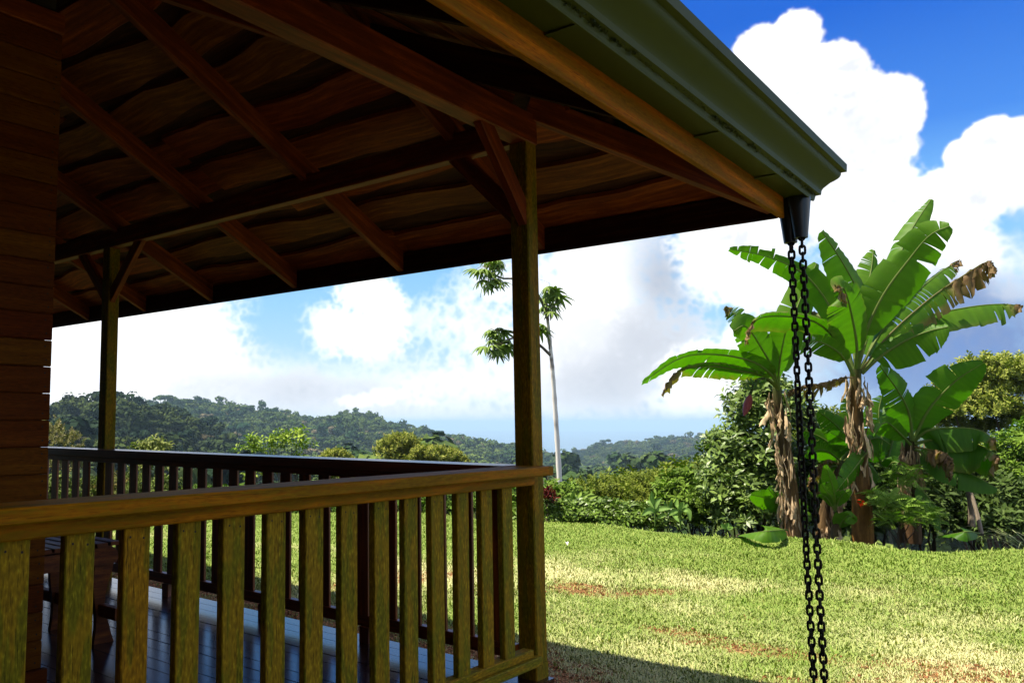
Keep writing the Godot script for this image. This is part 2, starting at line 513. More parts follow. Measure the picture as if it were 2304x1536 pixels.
func make_materials() -> void:
	var t1 := wood_texture(Color(0.55, 0.40, 0.30), Color(1.0, 0.92, 0.80), Color(0.45, 0.30, 0.22), 0.5, 40)
	var t4 := wood_texture(Color(0.78, 0.68, 0.58), Color(1.0, 0.95, 0.88), Color(0.7, 0.58, 0.48), 0.5, 80)
	var t3 := wood_texture(Color(0.72, 0.60, 0.34), Color(1.0, 0.90, 0.55), Color(0.66, 0.70, 0.42), 0.9, 60, true)
	var t2 := wood_texture(Color(0.62, 0.55, 0.34), Color(0.98, 0.90, 0.62), Color(0.55, 0.62, 0.36), 0.75, 50)
	wood("ceiling wood", t1, Color(0.77, 0.45, 0.08), 0.7)
	wood("ceiling wood red", t1, Color(0.77, 0.40, 0.07), 0.7)
	wood("ceiling wood brown", t1, Color(0.66, 0.44, 0.10), 0.7)
	wood("dark sheathing", t1, Color(0.40, 0.25, 0.07), 0.8)
	wood("rafter wood", t1, Color(0.68, 0.36, 0.05), 0.65)
	wood("shaded rafter wood", t1, Color(0.30, 0.16, 0.04), 0.8, 0.06, 0.2)  # rafter wood again, with the shade of unlit sides put into the colour
	wood("beam wood", t1, Color(0.64, 0.31, 0.03), 0.6)
	wood("fascia wood", t2, Color(0.80, 0.50, 0.015), 0.7, 0.06, 0.2)
	wood("wall wood", t4, Color(0.46, 0.25, 0.04), 0.8, 0.06, 0.25)
	wood("wall wood light", t4, Color(0.50, 0.32, 0.05), 0.8, 0.06, 0.25)
	wood("wall wood red", t4, Color(0.46, 0.22, 0.035), 0.8, 0.06, 0.25)
	wood("rail wood", t2, Color(0.76, 0.53, 0.02), 0.6, 0.06, 0.2)
	wood("baluster wood", t3, Color(0.65, 0.57, 0.13), 0.7, 0.08, 0.25)
	wood("baluster wood green", t3, Color(0.62, 0.57, 0.16), 0.7, 0.08, 0.25)
	wood("baluster wood tan", t3, Color(0.66, 0.55, 0.13), 0.7, 0.08, 0.25)
	wood("post wood", t3, Color(0.60, 0.52, 0.09), 0.7, 0.08, 0.25)
	wood("far rail wood", t1, Color(0.62, 0.35, 0.09), 0.42, 0.05, 0.5)
	wood("far cap wood", t1, Color(0.58, 0.33, 0.09), 0.28, 0.03, 0.7)
	wood("deck wood", t1, Color(0.34, 0.24, 0.24), 0.19, 0.012, 0.75)
	wood("chair wood", t1, Color(0.60, 0.36, 0.08), 0.5)
	for q in ["baluster wood", "baluster wood green", "baluster wood tan", "post wood"]:
		mats[q].uv1_scale = Vector3(1.4, 0.9, 1)
	plain_mat("gutter paint", Color(0.047, 0.060, 0.006), 0.5, 0.0, 0.22)
	plain_mat("roof paint", Color(0.05, 0.085, 0.045), 0.5)
	plain_mat("funnel plastic", Color(0.012, 0.018, 0.022), 0.35)
	plain_mat("chain iron", Color(0.009, 0.007, 0.004), 0.65, 0.0, 0.3)
	plain_mat("nail iron", Color(0.02, 0.014, 0.01), 0.7, 0.3)
	plain_mat("house inside", Color(0.02, 0.012, 0.008), 0.9)


# ---------------------------------------------------------------- the veranda
const FALL := 0.462      # the roof's rise for each metre inwards
const EAVE := 0.905
const UNDER := 2.405     # underside of the ceiling planks at the eave


func under(inward: float) -> float:
	return UNDER + FALL * (EAVE - inward)


func build_house() -> void:
	# deck boards run along z
	var deck := thing("veranda_deck", "dark varnished veranda floor of narrow boards mirroring the sky", "deck")
	var variants := []
	for k in 4:
		var mb := MB.new()
		box(mb, Vector3(-0.0543, -0.028, -5.0), Vector3(0.0543, 0, -0.005), 0.002)
		variants.append(mb.mesh())
	for k in 37:
		var x := -0.055 - k * 0.11
		if x > -1.85:
			put("deck_board", variants[rng.randi() % 4], mats["deck wood"], deck, Transform3D(Basis(), Vector3(x, rng.randf_range(-0.0012, 0.0012), 0.04 - (0.0 if x < -0.15 else 0.0))))
		else:
			var mb2 := Basis().scaled(Vector3(1, 1, 0.31))
			put("deck_board", variants[rng.randi() % 4], mats["deck wood"], deck, Transform3D(mb2, Vector3(x, rng.randf_range(-0.0012, 0.0012), 0.04)))
	var mb := MB.new()
	box(mb, Vector3(-0.05, -0.22, -5.0), Vector3(-0.004, -0.03, 0.0))
	put("deck_joist", mb.mesh(), mats["dark sheathing"], deck)
	mb = MB.new()
	box(mb, Vector3(-4.1, -0.22, -0.06), Vector3(-0.06, -0.03, 0.0))
	put("deck_joist", mb.mesh(), mats["dark sheathing"], deck)
	for s in [-1.2, -3.0]:
		for z in [-0.3, -2.2, -4.4]:
			mb = MB.new()
			box(mb, Vector3(s - 0.06, -0.6, z - 0.06), Vector3(s + 0.06, -0.03, z + 0.06))
			put("deck_pier", mb.mesh(), mats["dark sheathing"], deck)

	# posts with their knee braces
	for k in 2:
		var z := -3.8 * k
		var post := thing("veranda_post", ["mossy square corner post where the two railings meet", "dark square post of the far railing beside the plank wall"][k], "post", Vector3(0, 0, z))
		mb = MB.new()
		box(mb, Vector3(-0.1, -0.55, -0.1), Vector3(0, 2.612, 0), 0.006)
		put("upright", mb.mesh(), mats["post wood"], post)
		mb = MB.new()
		box(mb, Vector3(-0.113, -0.55, -0.103), Vector3(0.003, 0.072, 0.004), 0.006)
		put("foot_block", mb.mesh(), mats["post wood"], post)
		if k == 0:
			mb = MB.new()
			timber(mb, Vector3(-0.462, 2.64, -0.03), Vector3(-0.055, 2.205, -0.03), 0.046, 0.092)
			put("knee_brace", mb.mesh(), mats["beam wood"], post)
			mb = MB.new()
			timber(mb, Vector3(-0.06, 2.64, -0.452), Vector3(-0.06, 2.215, -0.055), 0.046, 0.09)
			put("knee_brace", mb.mesh(), mats["rafter wood"], post)
		else:
			for s in [1.0, -1.0]:
				mb = MB.new()
				timber(mb, Vector3(-0.06, 2.64, -0.05 + s * 0.44), Vector3(-0.06, 2.2, -0.05 + s * 0.02), 0.046, 0.085)
				put("knee_brace", mb.mesh(), mats["rafter wood"], post)

	# the roof
	var roof := thing("veranda_roof", "hip roof over the veranda with rafters and wavy edged ceiling planks", "roof")
	mb = MB.new()
	box(mb, Vector3(-7.5, 2.612, -0.088), Vector3(0.001, 2.768, 0.004), 0.005)
	put("beam", mb.mesh(), mats["beam wood"], roof)
	mb = MB.new()
	box(mb, Vector3(-0.1, 2.614, -9.0), Vector3(-0.022, 2.756, -0.09), 0.005)
	put("beam", mb.mesh(), mats["beam wood"], roof)
	for z in [-0.47, -1.585, -2.665, -3.725, -4.74, -5.765, -6.8, -7.85]:
		mb = MB.new()
		var jog := rng.randf_range(-0.012, 0.012)
		timber(mb, Vector3(0.876, under(0.876) - 0.072, z), Vector3(-2.3, under(-2.3) - 0.072, z + jog), 0.048, 0.132, Vector3.UP, 0.003, Vector3.RIGHT)
		put("rafter", mb.mesh(), mats["rafter wood"], roof)
	for q in [-0.27, -1.45, -2.6, -3.7]:
		mb = MB.new()
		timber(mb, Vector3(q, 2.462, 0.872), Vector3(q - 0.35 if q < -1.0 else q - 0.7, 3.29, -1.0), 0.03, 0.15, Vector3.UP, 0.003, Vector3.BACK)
		put("rafter", mb.mesh(), mats["shaded rafter wood"], roof)
	mb = MB.new()
	timber(mb, Vector3(0.868, 2.333, 0.868), Vector3(-0.03, 2.815, -0.03), 0.055, 0.125, Vector3.UP, 0.003)
	put("hip_rafter", mb.mesh(), mats["rafter wood"], roof)
	mb = MB.new()
	timber(mb, Vector3(-0.09, under(-0.09) - 0.045, -0.09), Vector3(-2.6, under(-2.6) - 0.045, -2.6), 0.05, 0.11)
	put("hip_rafter", mb.mesh(), mats["rafter wood"], roof)
	# ceiling planks: a lower course with gaps, and darker boards above the gaps
	var slope := Vector3(-1, FALL, 0).normalized()      # up the far slope
	var slope2 := Vector3(0, FALL, -1).normalized()     # up the near slope
	var tones := ["ceiling wood", "ceiling wood red", "ceiling wood brown", "ceiling wood"]
	for layer in 2:
		var i := 0
		var x := 0.80 - layer * 0.155
		while x > -2.4:
			var half := (rng.randf_range(0.085, 0.115) if layer == 0 else rng.randf_range(0.12, 0.14)) * 1.1
			var z := minf(x - 0.04, 0.82)
			while z > -8.0:
				var to := z - rng.randf_range(1.9, 2.3)
				mb = MB.new()
				var lift := 0.0 if layer == 0 else 0.03
				live_board(mb, Vector3(x, under(x) + lift, z), Vector3(x, under(x) + lift, to + 0.004), -slope, slope.cross(Vector3.BACK) * (1.0 if slope.cross(Vector3.BACK).y > 0 else -1.0), half, 0.022, x * 917.0 + z * 37.0 + layer * 71.0, 0.045)
				put("ceiling_plank", mb.mesh(), mats[tones[rng.randi() % 4]] if layer == 0 else mats["dark sheathing"], roof)
				z = to
			x -= 0.31
			i += 1
		var zz := 0.80 - layer * 0.155
		while zz > -1.5:
			var half := (rng.randf_range(0.085, 0.115) if layer == 0 else rng.randf_range(0.12, 0.14)) * 1.1
			var xx := minf(zz - 0.04, 0.82)
			while xx > -5.0:
				var to := xx - rng.randf_range(1.9, 2.4)
				mb = MB.new()
				var lift := 0.125 if layer == 0 else 0.155
				live_board(mb, Vector3(xx, under(zz) + lift, zz), Vector3(to + 0.004, under(zz) + lift, zz), -slope2, Vector3.UP, half, 0.022, zz * 717.0 + xx * 47.0 + layer * 91.0, 0.055)
				put("ceiling_plank", mb.mesh(), mats[tones[rng.randi() % 4]] if layer == 0 else mats["dark sheathing"], roof)
				xx = to
			zz -= 0.31
	# fascia boards
	mb = MB.new()
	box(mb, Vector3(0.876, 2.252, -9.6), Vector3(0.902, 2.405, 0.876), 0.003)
	put("fascia_board", mb.mesh(), mats["shaded rafter wood"], roof)
	mb = MB.new()
	box(mb, Vector3(-7.6, 2.252, 0.879), Vector3(0.905, 2.405, 0.905), 0.003)
	put("fascia_board", mb.mesh(), mats["fascia wood"], roof)
	# corrugated metal sheets on the four slopes
	var o := 0.955
	var q := -9.2
	var mid := (o + q) / 2
	var base_y := under(o) + 0.19
	var top := Vector3(mid, under(mid) + 0.19, mid)
	var corner := [Vector3(o, base_y, o), Vector3(o, base_y, q), Vector3(q, base_y, q), Vector3(q, base_y, o)]
	for k in 4:
		mb = MB.new()
		var a: Vector3 = corner[k]
		var b: Vector3 = corner[(k + 1) % 4]
		var nn := (b - a).cross(top - a).normalized()
		nn = nn if nn.y > 0 else -nn
		for e in [0.0, -0.012]:
			var i := mb.vert(a + nn * e, nn if e == 0.0 else -nn, Vector2(), Color.WHITE)
			mb.vert(b + nn * e, nn if e == 0.0 else -nn, Vector2(), Color.WHITE)
			mb.vert(top + nn * e, nn if e == 0.0 else -nn, Vector2(), Color.WHITE)
			mb.tri(i, i + 1, i + 2)
		put("roof_sheet", mb.mesh(), mats["roof paint"], roof)

	# the plank wall
	var wall := thing("plank_wall", "reddish plank wall of the house at the left edge", "wall", Vector3(-1.8, 0, -1.5))
	var y := 0.125
	var tones2 := ["wall wood", "wall wood light", "wall wood red", "wall wood"]
	while y < 3.02:
		mb = MB.new()
		box(mb, Vector3(-3.2, y + 0.001, -0.022), Vector3(0, y + 0.1205, 0), 0.006)
		put("wall_board", mb.mesh(), mats[tones2[rng.randi() % 4]], wall)
		y += 0.1215
	mb = MB.new()
	box(mb, Vector3(-3.2, 0.0, -0.022), Vector3(0.022, 0.124, 0.018), 0.005)
	put("skirting_board", mb.mesh(), mats["wall wood"], wall)
	mb = MB.new()
	box(mb, Vector3(-3.2, y + 0.002, -0.03), Vector3(0.004, y + 0.1, 0.012), 0.005)
	put("top_plate", mb.mesh(), mats["rafter wood"], wall)
	mb = MB.new()
	box(mb, Vector3(-7.2, -0.4, -7.5), Vector3(-0.024, 3.25, -0.024))
	put("wall_core", mb.mesh(), mats["house inside"], wall)
	# unseen wing, added left of the frame to shade the post and balusters
	mb = MB.new()
	box(mb, Vector3(-6.2, -0.5, -0.02), Vector3(-2.85, 4.2, 8.5))
	put("added_shade_wing", mb.mesh(), mats["wall wood"], wall)
	var dots := MB.new()
	y = 0.125
	while y < 3.02:
		for d in [0.03, 0.092]:
			var p := Vector3(-0.03 + rng.randf_range(-0.006, 0.006), y + d, 0.0)
			var i := dots.vert(p + Vector3(0, 0, 0.002), Vector3.BACK, Vector2(), Color.WHITE)
			for s in 7:
				dots.vert(p + Vector3(cos(s * TAU / 6) * 0.0045, sin(s * TAU / 6) * 0.0045, 0.0012), Vector3.BACK, Vector2(), Color.WHITE)
			for s in 6:
				dots.tri(i, i + 1 + s, i + 2 + s)
		y += 0.1215
	put("nail_heads", dots.mesh(), mats["nail iron"], wall).set_meta("kind", "stuff")


func build_railings() -> void:
	var near := thing("veranda_railing", "mossy yellowish railing in front with wide flat balusters", "railing")
	var mb := MB.new()
	box(mb, Vector3(-4.6, 0.957, -0.078), Vector3(-0.101, 1.0, 0.087), 0.005)
	box(mb, Vector3(-0.1005, 0.957, 0.0045), Vector3(-0.062, 1.0, 0.087), 0.005)
	put("cap_rail", mb.mesh(), mats["rail wood"], near)
	mb = MB.new()
	box(mb, Vector3(-4.6, 0.912, -0.02), Vector3(-0.14, 0.9565, 0.03), 0.004)
	put("upper_rail", mb.mesh(), mats["rail wood"], near)
	mb = MB.new()
	box(mb, Vector3(-4.6, 0.116, -0.045), Vector3(-0.15, 0.152, 0.0115), 0.004)
	put("bottom_rail", mb.mesh(), mats["baluster wood"], near)
	mb = MB.new()
	box(mb, Vector3(-4.6, 0.074, -0.03), Vector3(-0.1, 0.1155, 0.03), 0.004)
	put("bottom_rail", mb.mesh(), mats["baluster wood green"], near)
	var nails := MB.new()
	var tones := ["baluster wood", "baluster wood green", "baluster wood tan", "baluster wood green"]
	for k in 24:
		var x := -0.382 - k * 0.1806 + rng.randf_range(-0.003, 0.003)
		mb = MB.new()
		var lean := rng.randf_range(-0.003, 0.003)
		timber(mb, Vector3(x + 0.044, 0.1525, -0.012), Vector3(x + 0.044 + lean, 0.9115, -0.012), 0.087 + rng.randf_range(-0.002, 0.002), 0.031, Vector3.BACK, 0.003)
		put("baluster", mb.mesh(), mats[tones[rng.randi() % 4]], near)
		for q in [Vector2(x + 0.022, 0.885), Vector2(x + 0.066, 0.879), Vector2(x + 0.044, 0.175)]:
			var i := nails.vert(Vector3(q.x, q.y, 0.0052), Vector3.BACK, Vector2(), Color.WHITE)
			for e in 7:
				nails.vert(Vector3(q.x + cos(e * TAU / 6) * 0.0036, q.y + sin(e * TAU / 6) * 0.0036, 0.0042), Vector3.BACK, Vector2(), Color.WHITE)
			for e in 6:
				nails.tri(i, i + 1 + e, i + 2 + e)
	put("nail_heads", nails.mesh(), mats["nail iron"], near).set_meta("kind", "stuff")

	var far := thing("veranda_railing", "dark brown railing along the far side facing the hills", "railing", Vector3(-0.1, 0, 0))
	mb = MB.new()
	box(mb, Vector3(-0.115, 0.946, -8.0), Vector3(0.09, 1.0, -0.102), 0.004)
	put("cap_rail", mb.mesh(), mats["far cap wood"], far)
	mb = MB.new()
	box(mb, Vector3(-0.05, 0.90, -8.0), Vector3(0.0, 0.9455, -0.101), 0.004)
	put("upper_rail", mb.mesh(), mats["far rail wood"], far)
	mb = MB.new()
	box(mb, Vector3(-0.03, 0.085, -8.0), Vector3(0.02, 0.15, -0.101), 0.004)
	put("bottom_rail", mb.mesh(), mats["far rail wood"], far)
	for k in 28:
		var z := -0.2235 - k * 0.1655
		if absf(z + 3.85) < 0.09 or k == 5:
			continue
		mb = MB.new()
		timber(mb, Vector3(-0.01, 0.1505, z), Vector3(-0.01, 0.8995, z + rng.randf_range(-0.003, 0.003)), 0.088, 0.02, Vector3.RIGHT, 0.003)
		put("baluster", mb.mesh(), mats["far rail wood"], far)
	for z in [-1.05, -1.89, -2.9]:
		mb = MB.new()
		box(mb, Vector3(-0.045, 0.0, z - 0.035), Vector3(0.015, 0.0845, z + 0.035))
		put("rail_foot", mb.mesh(), mats["far rail wood"], far)
	mb = MB.new()
	box(mb, Vector3(-0.055, 0.1505, -1.092), Vector3(0.02, 0.8995, -1.01))
	put("middle_post", mb.mesh(), mats["far rail wood"], far)


func build_gutter() -> void:
	# the profile outwards from the fascia: distance and height
	var prof := [Vector2(0.908, 2.50), Vector2(0.908, 2.357), Vector2(0.965, 2.354), Vector2(1.018, 2.352), Vector2(1.021, 2.346), Vector2(1.026, 2.368), Vector2(1.047, 2.374), Vector2(1.050, 2.396), Vector2(1.056, 2.408), Vector2(1.067, 2.420), Vector2(1.084, 2.438), Vector2(1.100, 2.449), Vector2(1.114, 2.461), Vector2(1.122, 2.471), Vector2(1.126, 2.482), Vector2(1.127, 2.494), Vector2(1.149, 2.498), Vector2(1.151, 2.538), Vector2(1.143, 2.540), Vector2(1.138, 2.505), Vector2(1.115, 2.490), Vector2(1.05, 2.43), Vector2(1.015, 2.375), Vector2(0.915, 2.365), Vector2(0.915, 2.50)]
	for k in 2:
		var g := thing("roof_gutter", ["green ogee gutter along the near eave with moss in its groove", "green ogee gutter along the far eave seen edge on"][k], "gutter")
		var cuts := [-0.781, 0.66] if k == 0 else [-2.0]
		var ends := [-8.0] + cuts + [99.0]
		for s in ends.size() - 1:
			var mb := MB.new()
			# flat parts face by face, the ogee as one smooth sweep
			for run in [[0, 1], [1, 3], [3, 4], [4, 5], [5, 6], [6, 7], [7, 14], [14, 15], [15, 16], [16, 17], [17, 18], [18, 19], [19, 22], [22, 23], [23, 24]]:
				var rows := []
				var uvs := []
				for i in range(run[0], run[1] + 1):
					var row := []
					var uu := []
					for e in 2:
						var x: float = ends[s] + 0.0012 if e == 0 else minf(ends[s + 1] - 0.0012, prof[i].x)
						var p := Vector3(x, prof[i].y, prof[i].x)
						row.append(p if k == 0 else Vector3(p.z, p.y, p.x))
						uu.append(Vector2(x, i * 0.1))
					rows.append(row)
					uvs.append(uu)
				mb.grid(rows, uvs)
			put("gutter_length", mb.mesh(), mats["gutter paint"], g)
		# the lip of the drip groove
		var mb2 := MB.new()
		if k == 0:
			box(mb2, Vector3(-8.0, 2.340, 1.0135), Vector3(1.012, 2.3505, 1.0205), 0.001)
			put("drip_edge", mb2.mesh(), mats["gutter paint"], g)
			var moss := []
			var cols := []
			var r2 := RandomNumberGenerator.new()
			r2.seed = 77
			for i in 420:
				var x := r2.randf_range(-2.2, 1.0)
				var s := r2.randf_range(0.5, 1.3) * (1.0 if broad.get_noise_1d(x * 220.0) > -0.1 else 0.5)
				moss.append(Transform3D(Basis.from_euler(Vector3(r2.randf() * 6, r2.randf() * 6, r2.randf() * 6)).scaled(Vector3.ONE * s), Vector3(x, 2.3655 + r2.randf_range(-0.003, 0.001), r2.randf_range(1.0275, 1.044))))
				cols.append(Color(0.03, 0.04, 0.01).lerp(Color(0.07, 0.08, 0.025), r2.randf()))
			var tuft := MB.new()
			for i in 5:
				var a := i * 1.25
				tuft.quad(Vector3(0, 0, 0), Vector3(cos(a) * 0.004, 0.002, sin(a) * 0.004), Vector3(cos(a + 0.5) * 0.006, 0.003, sin(a + 0.5) * 0.006), Vector3(cos(a + 0.9) * 0.004, -0.001, sin(a + 0.9) * 0.004), Vector3.UP, Vector2(), Vector2(), Vector2(), Vector2())
			copies("moss", tuft.mesh(), mats["foliage"], moss, cols, g)
		if k == 0:
			for x in [-1.55, -0.35, 0.42]:
				mb2 = MB.new()
				box(mb2, Vector3(x - 0.012, 2.3475, 0.909), Vector3(x + 0.012, 2.351, 1.012), 0.0005)
				put("bracket", mb2.mesh(), mats["gutter paint"], g)
		# the outlet funnel at the corner
		var at_p := Vector3(0.937, 0, 0.97) if k == 0 else Vector3(0.97, 0, 0.912)
		var bottom := 2.142 if k == 0 else 2.130
		mb2 = MB.new()
		mb2.tube(PackedVector3Array([at_p + Vector3.UP * 2.353, at_p + Vector3.UP * 2.335, at_p + Vector3.UP * bottom]), PackedFloat32Array([0.053, 0.052, 0.031]), 28)
		put("outlet_funnel", mb2.mesh(), mats["funnel plastic"], g)

	# the two rain chains, link by link
	var link := MB.new()
	var rows := []
	var uvs := []
	var m := 20
	for i in m + 1:
		var t := TAU * i / m
		var cs := Vector3(cos(t) * 0.0128, 0, 0)
		var sy := 0.0105 if sin(t) > 0.01 else (-0.0105 if sin(t) < -0.01 else 0.0)
		var p := Vector3(cs.x, sin(t) * 0.0132 + sy, 0)
		var o := Vector3(cos(t), sin(t), 0)
		var row := []
		var ru := []
		for j in 9:
			var u := TAU * j / 8
			row.append(p + o * cos(u) * 0.0061 + Vector3.BACK * sin(u) * 0.0061)
			ru.append(Vector2(i, j))
		rows.append(row)
		uvs.append(ru)
	link.grid(rows, uvs)
	var lm := link.mesh()
	for k in 2:
		var top := Vector3(0.937, 2.142, 0.97) if k == 0 else Vector3(0.97, 2.130, 0.912)
		var c := thing("rain_chain", ["iron rain chain hanging from the near gutter funnel, right one", "iron rain chain hanging from the far gutter funnel, left one"][k], "chain", top)
		var face := heading + (0.5 if k == 0 else 0.95)
		var yy := 0.012
		var i := 0
		while top.y + yy > GROUND:
			var turn := -face + (PI / 2 if i % 2 else 0.0) + rng.randf_range(-0.25, 0.25) + sin(i * 0.13 + k) * 0.2
			var sway := Vector3(sin(i * 0.09 + k * 2.0) * 0.0025, 0, cos(i * 0.07 + k) * 0.0025)
			put("link", lm, mats["chain iron"], c, Transform3D(Basis.from_euler(Vector3(rng.randf_range(-0.05, 0.05), turn, rng.randf_range(-0.05, 0.05))), Vector3(0, yy, 0) + sway))
			yy -= 0.0372
			i += 1


func build_chair() -> void:
	var c := thing("slatted_footstool", "low slatted wooden footstool with curved legs behind the railing", "footstool", Vector3(-1.35, 0, -2.36))
	# side panels lie across x; the legs curve
	for z in [0.27, -0.27]:
		var mb := MB.new()
		var outline := PackedVector2Array([Vector2(-0.30, 0.425), Vector2(0.22, 0.43), Vector2(0.285, 0.435), Vector2(0.297, 0.46), Vector2(0.292, 0.49), Vector2(0.275, 0.515), Vector2(0.24, 0.53), Vector2(0.1, 0.522), Vector2(-0.30, 0.51)])
		plate(mb, outline, z, 0.035)
		put("side_rail", mb.mesh(), mats["chair wood"], c, Transform3D())
		for s in [1, 0]:
			mb = MB.new()
			var leg := PackedVector2Array()
			for i in 11:
				var t := i / 10.0
				leg.append(Vector2(0.18 + 0.012 * sin(t * 6.0), 0.428 * t))
			for i in 11:
				var t := 1.0 - i / 10.0
				leg.append(Vector2(0.268 + 0.026 * cos(t * 5.6 + 0.2) + (0.012 if t < 0.08 else 0.0), 0.428 * t))
			if s == 0:
				for i in leg.size():
					leg[i].x = -leg[i].x
			plate(mb, leg, z - 0.034 * signf(z), 0.03)
			put("leg", mb.mesh(), mats["chair wood"], c)
	for i in 7:
		var x := 0.262 - i * 0.083
		var mb := MB.new()
		box(mb, Vector3(x - 0.033, 0.5305 if i else 0.533, -0.33), Vector3(x + 0.033, 0.5515 if i else 0.554, 0.315), 0.004)
		put("slat", mb.mesh(), mats["chair wood"], c)
	var mb := MB.new()
	box(mb, Vector3(0.20, 0.15, -0.42), Vector3(0.245, 0.215, 0.42), 0.004)
	put("stretcher", mb.mesh(), mats["chair wood"], c)


# a flat plate in the x-y plane with thickness along z
func plate(mb: MB, outline: PackedVector2Array, z: float, thick: float) -> void:
	var idx := Geometry2D.triangulate_polygon(outline)
	for s in [1.0, -1.0]:
		var first := mb.v.size()
		for p in outline:
			mb.vert(Vector3(p.x, p.y, z + s * thick / 2), Vector3(0, 0, s), Vector2(p.x, p.y * 2.0), mb.col)
		for i in range(0, idx.size(), 3):
			mb.tri(first + idx[i], first + idx[i + 1], first + idx[i + 2])
	for i in outline.size():
		var a := outline[i]
		var b := outline[(i + 1) % outline.size()]
		var e := (b - a).normalized()
		var nn := Vector3(e.y, -e.x, 0)
		var mid := Vector2((a + b) / 2) + Vector2(nn.x, nn.y) * 0.001
		if Geometry2D.is_point_in_polygon(mid, outline):
			nn = -nn
		mb.quad(Vector3(a.x, a.y, z - thick / 2), Vector3(b.x, b.y, z - thick / 2), Vector3(b.x, b.y, z + thick / 2), Vector3(a.x, a.y, z + thick / 2), nn, Vector2(0, 0), Vector2(0.1, 0), Vector2(0.1, 0.1), Vector2(0, 0.1))


# ---------------------------------------------------------------- land
func bearing(x: float, z: float) -> float:
	var dx := x - EYE.x
	var dz := z - EYE.z
	return rad_to_deg(atan2(dx * cam_basis.x.x + dz * cam_basis.x.z, (dx * cos(deg_to_rad(42.3231)) - dz * sin(deg_to_rad(42.3231)))))


func lawn_edge(az: float) -> float:
	return lerpf(15.2, 12.9, smoothstep(-5.0, 27.0, az)) + 0.25 * sin(az * 0.5) + lerpf(0.0, 1.0, smoothstep(34.0, 42.0, az))


func ridge(list: Array, az: float) -> float:
	if az <= list[0].x:
		return list[0].y
	for i in list.size() - 1:
		if az <= list[i + 1].x:
			return lerpf(list[i].y, list[i + 1].y, smoothstep(0.0, 1.0, (az - list[i].x) / (list[i + 1].x - list[i].x)) * 0.5 + 0.5 * (az - list[i].x) / (list[i + 1].x - list[i].x))
	return list[-1].y


func land(x: float, z: float) -> float:
	var r := Vector2(x - EYE.x, z - EYE.z).length()
	var az := bearing(x, z)
	var s := r - lawn_edge(az)
	if s < 0.0:
		var y := GROUND + broad.get_noise_2d(x * 14.0, z * 14.0) * 0.055 + fine.get_noise_2d(x * 60.0, z * 60.0) * 0.018
		# a low worn bank across the lawn
		var bank := (z + 2.05) * 0.78 + (x - 3.5) * -0.42 + 0.3 * broad.get_noise_2d(x * 40.0, z * 40.0)
		return y + 0.085 * smoothstep(-0.16, 0.16, -bank) * smoothstep(2.2, 0.4, absf(x - 3.0))
	var low := GROUND - 46.0 * (1.0 - exp(-s / 190.0))
	low -= maxf(r - 350.0, 0.0) * 0.05
	low = lerpf(low, -310.0, smoothstep(1900.0, 3300.0, r))
	var y := low
	var rough := (broad.get_noise_2d(x * 0.55, z * 0.55) * 16.0 + fine.get_noise_2d(x * 1.6, z * 1.6) * 5.0) * smoothstep(90.0, 400.0, r)
	for k in [[RIDGE_A, 640.0, 420.0, 300.0, 9.0], [RIDGE_B, 1500.0, 980.0, 700.0, 11.0], [RIDGE_C, 2300.0, 1550.0, 700.0, 10.0]]:
		if r < k[1] - k[2] or r > k[1] + k[3]:
			continue
		var top: float = EYE.y + k[1] * ridge(k[0], az) - k[4]
		var t: float = (r - k[1]) / (k[2] if r < k[1] else k[3])
		var b := smoothstep(0.0, 1.0, 1.0 - absf(t))
		y = maxf(y, lerpf(low, top, b) + rough * (1.0 - b * b * b) * smoothstep(0.0, 0.2, b))
	return y


# bare red soil, 0 to 1
func soil(x: float, z: float) -> float:
	var n := broad.get_noise_2d(x * 55.0 + 300.0, z * 55.0) + 0.7 * fine.get_noise_2d(x * 130.0, z * 130.0 + 90.0)
	var s := 0.8 * smoothstep(0.85, 1.15, n + 0.12)
	for q in BARE:
		var dx: float = ((x - q[0]) * q[4] + (z - q[1]) * q[5]) / q[2]
		var dz: float = (-(x - q[0]) * q[5] + (z - q[1]) * q[4]) / q[3]
		s = maxf(s, smoothstep(0.0, 0.5, 1.0 - sqrt(dx * dx + dz * dz) + n * 0.55) * q[6])
	# the drip line beside the deck
	if x > 0.0 and x < 2.0 and z < 1.0:
		s = maxf(s, smoothstep(0.0, 0.4, 1.0 - absf(x - 1.05) / 0.6 + n * 0.6))
	return s


func dryness(x: float, z: float) -> float:
	var r := Vector2(x - EYE.x, z - EYE.z).length()
	return clampf(0.66 - (r - 5.0) * 0.085 + broad.get_noise_2d(x * 32.0, z * 32.0 + 60.0) * 0.55 + fine.get_noise_2d(x * 70.0, z * 70.0) * 0.3, 0.02, 0.97)


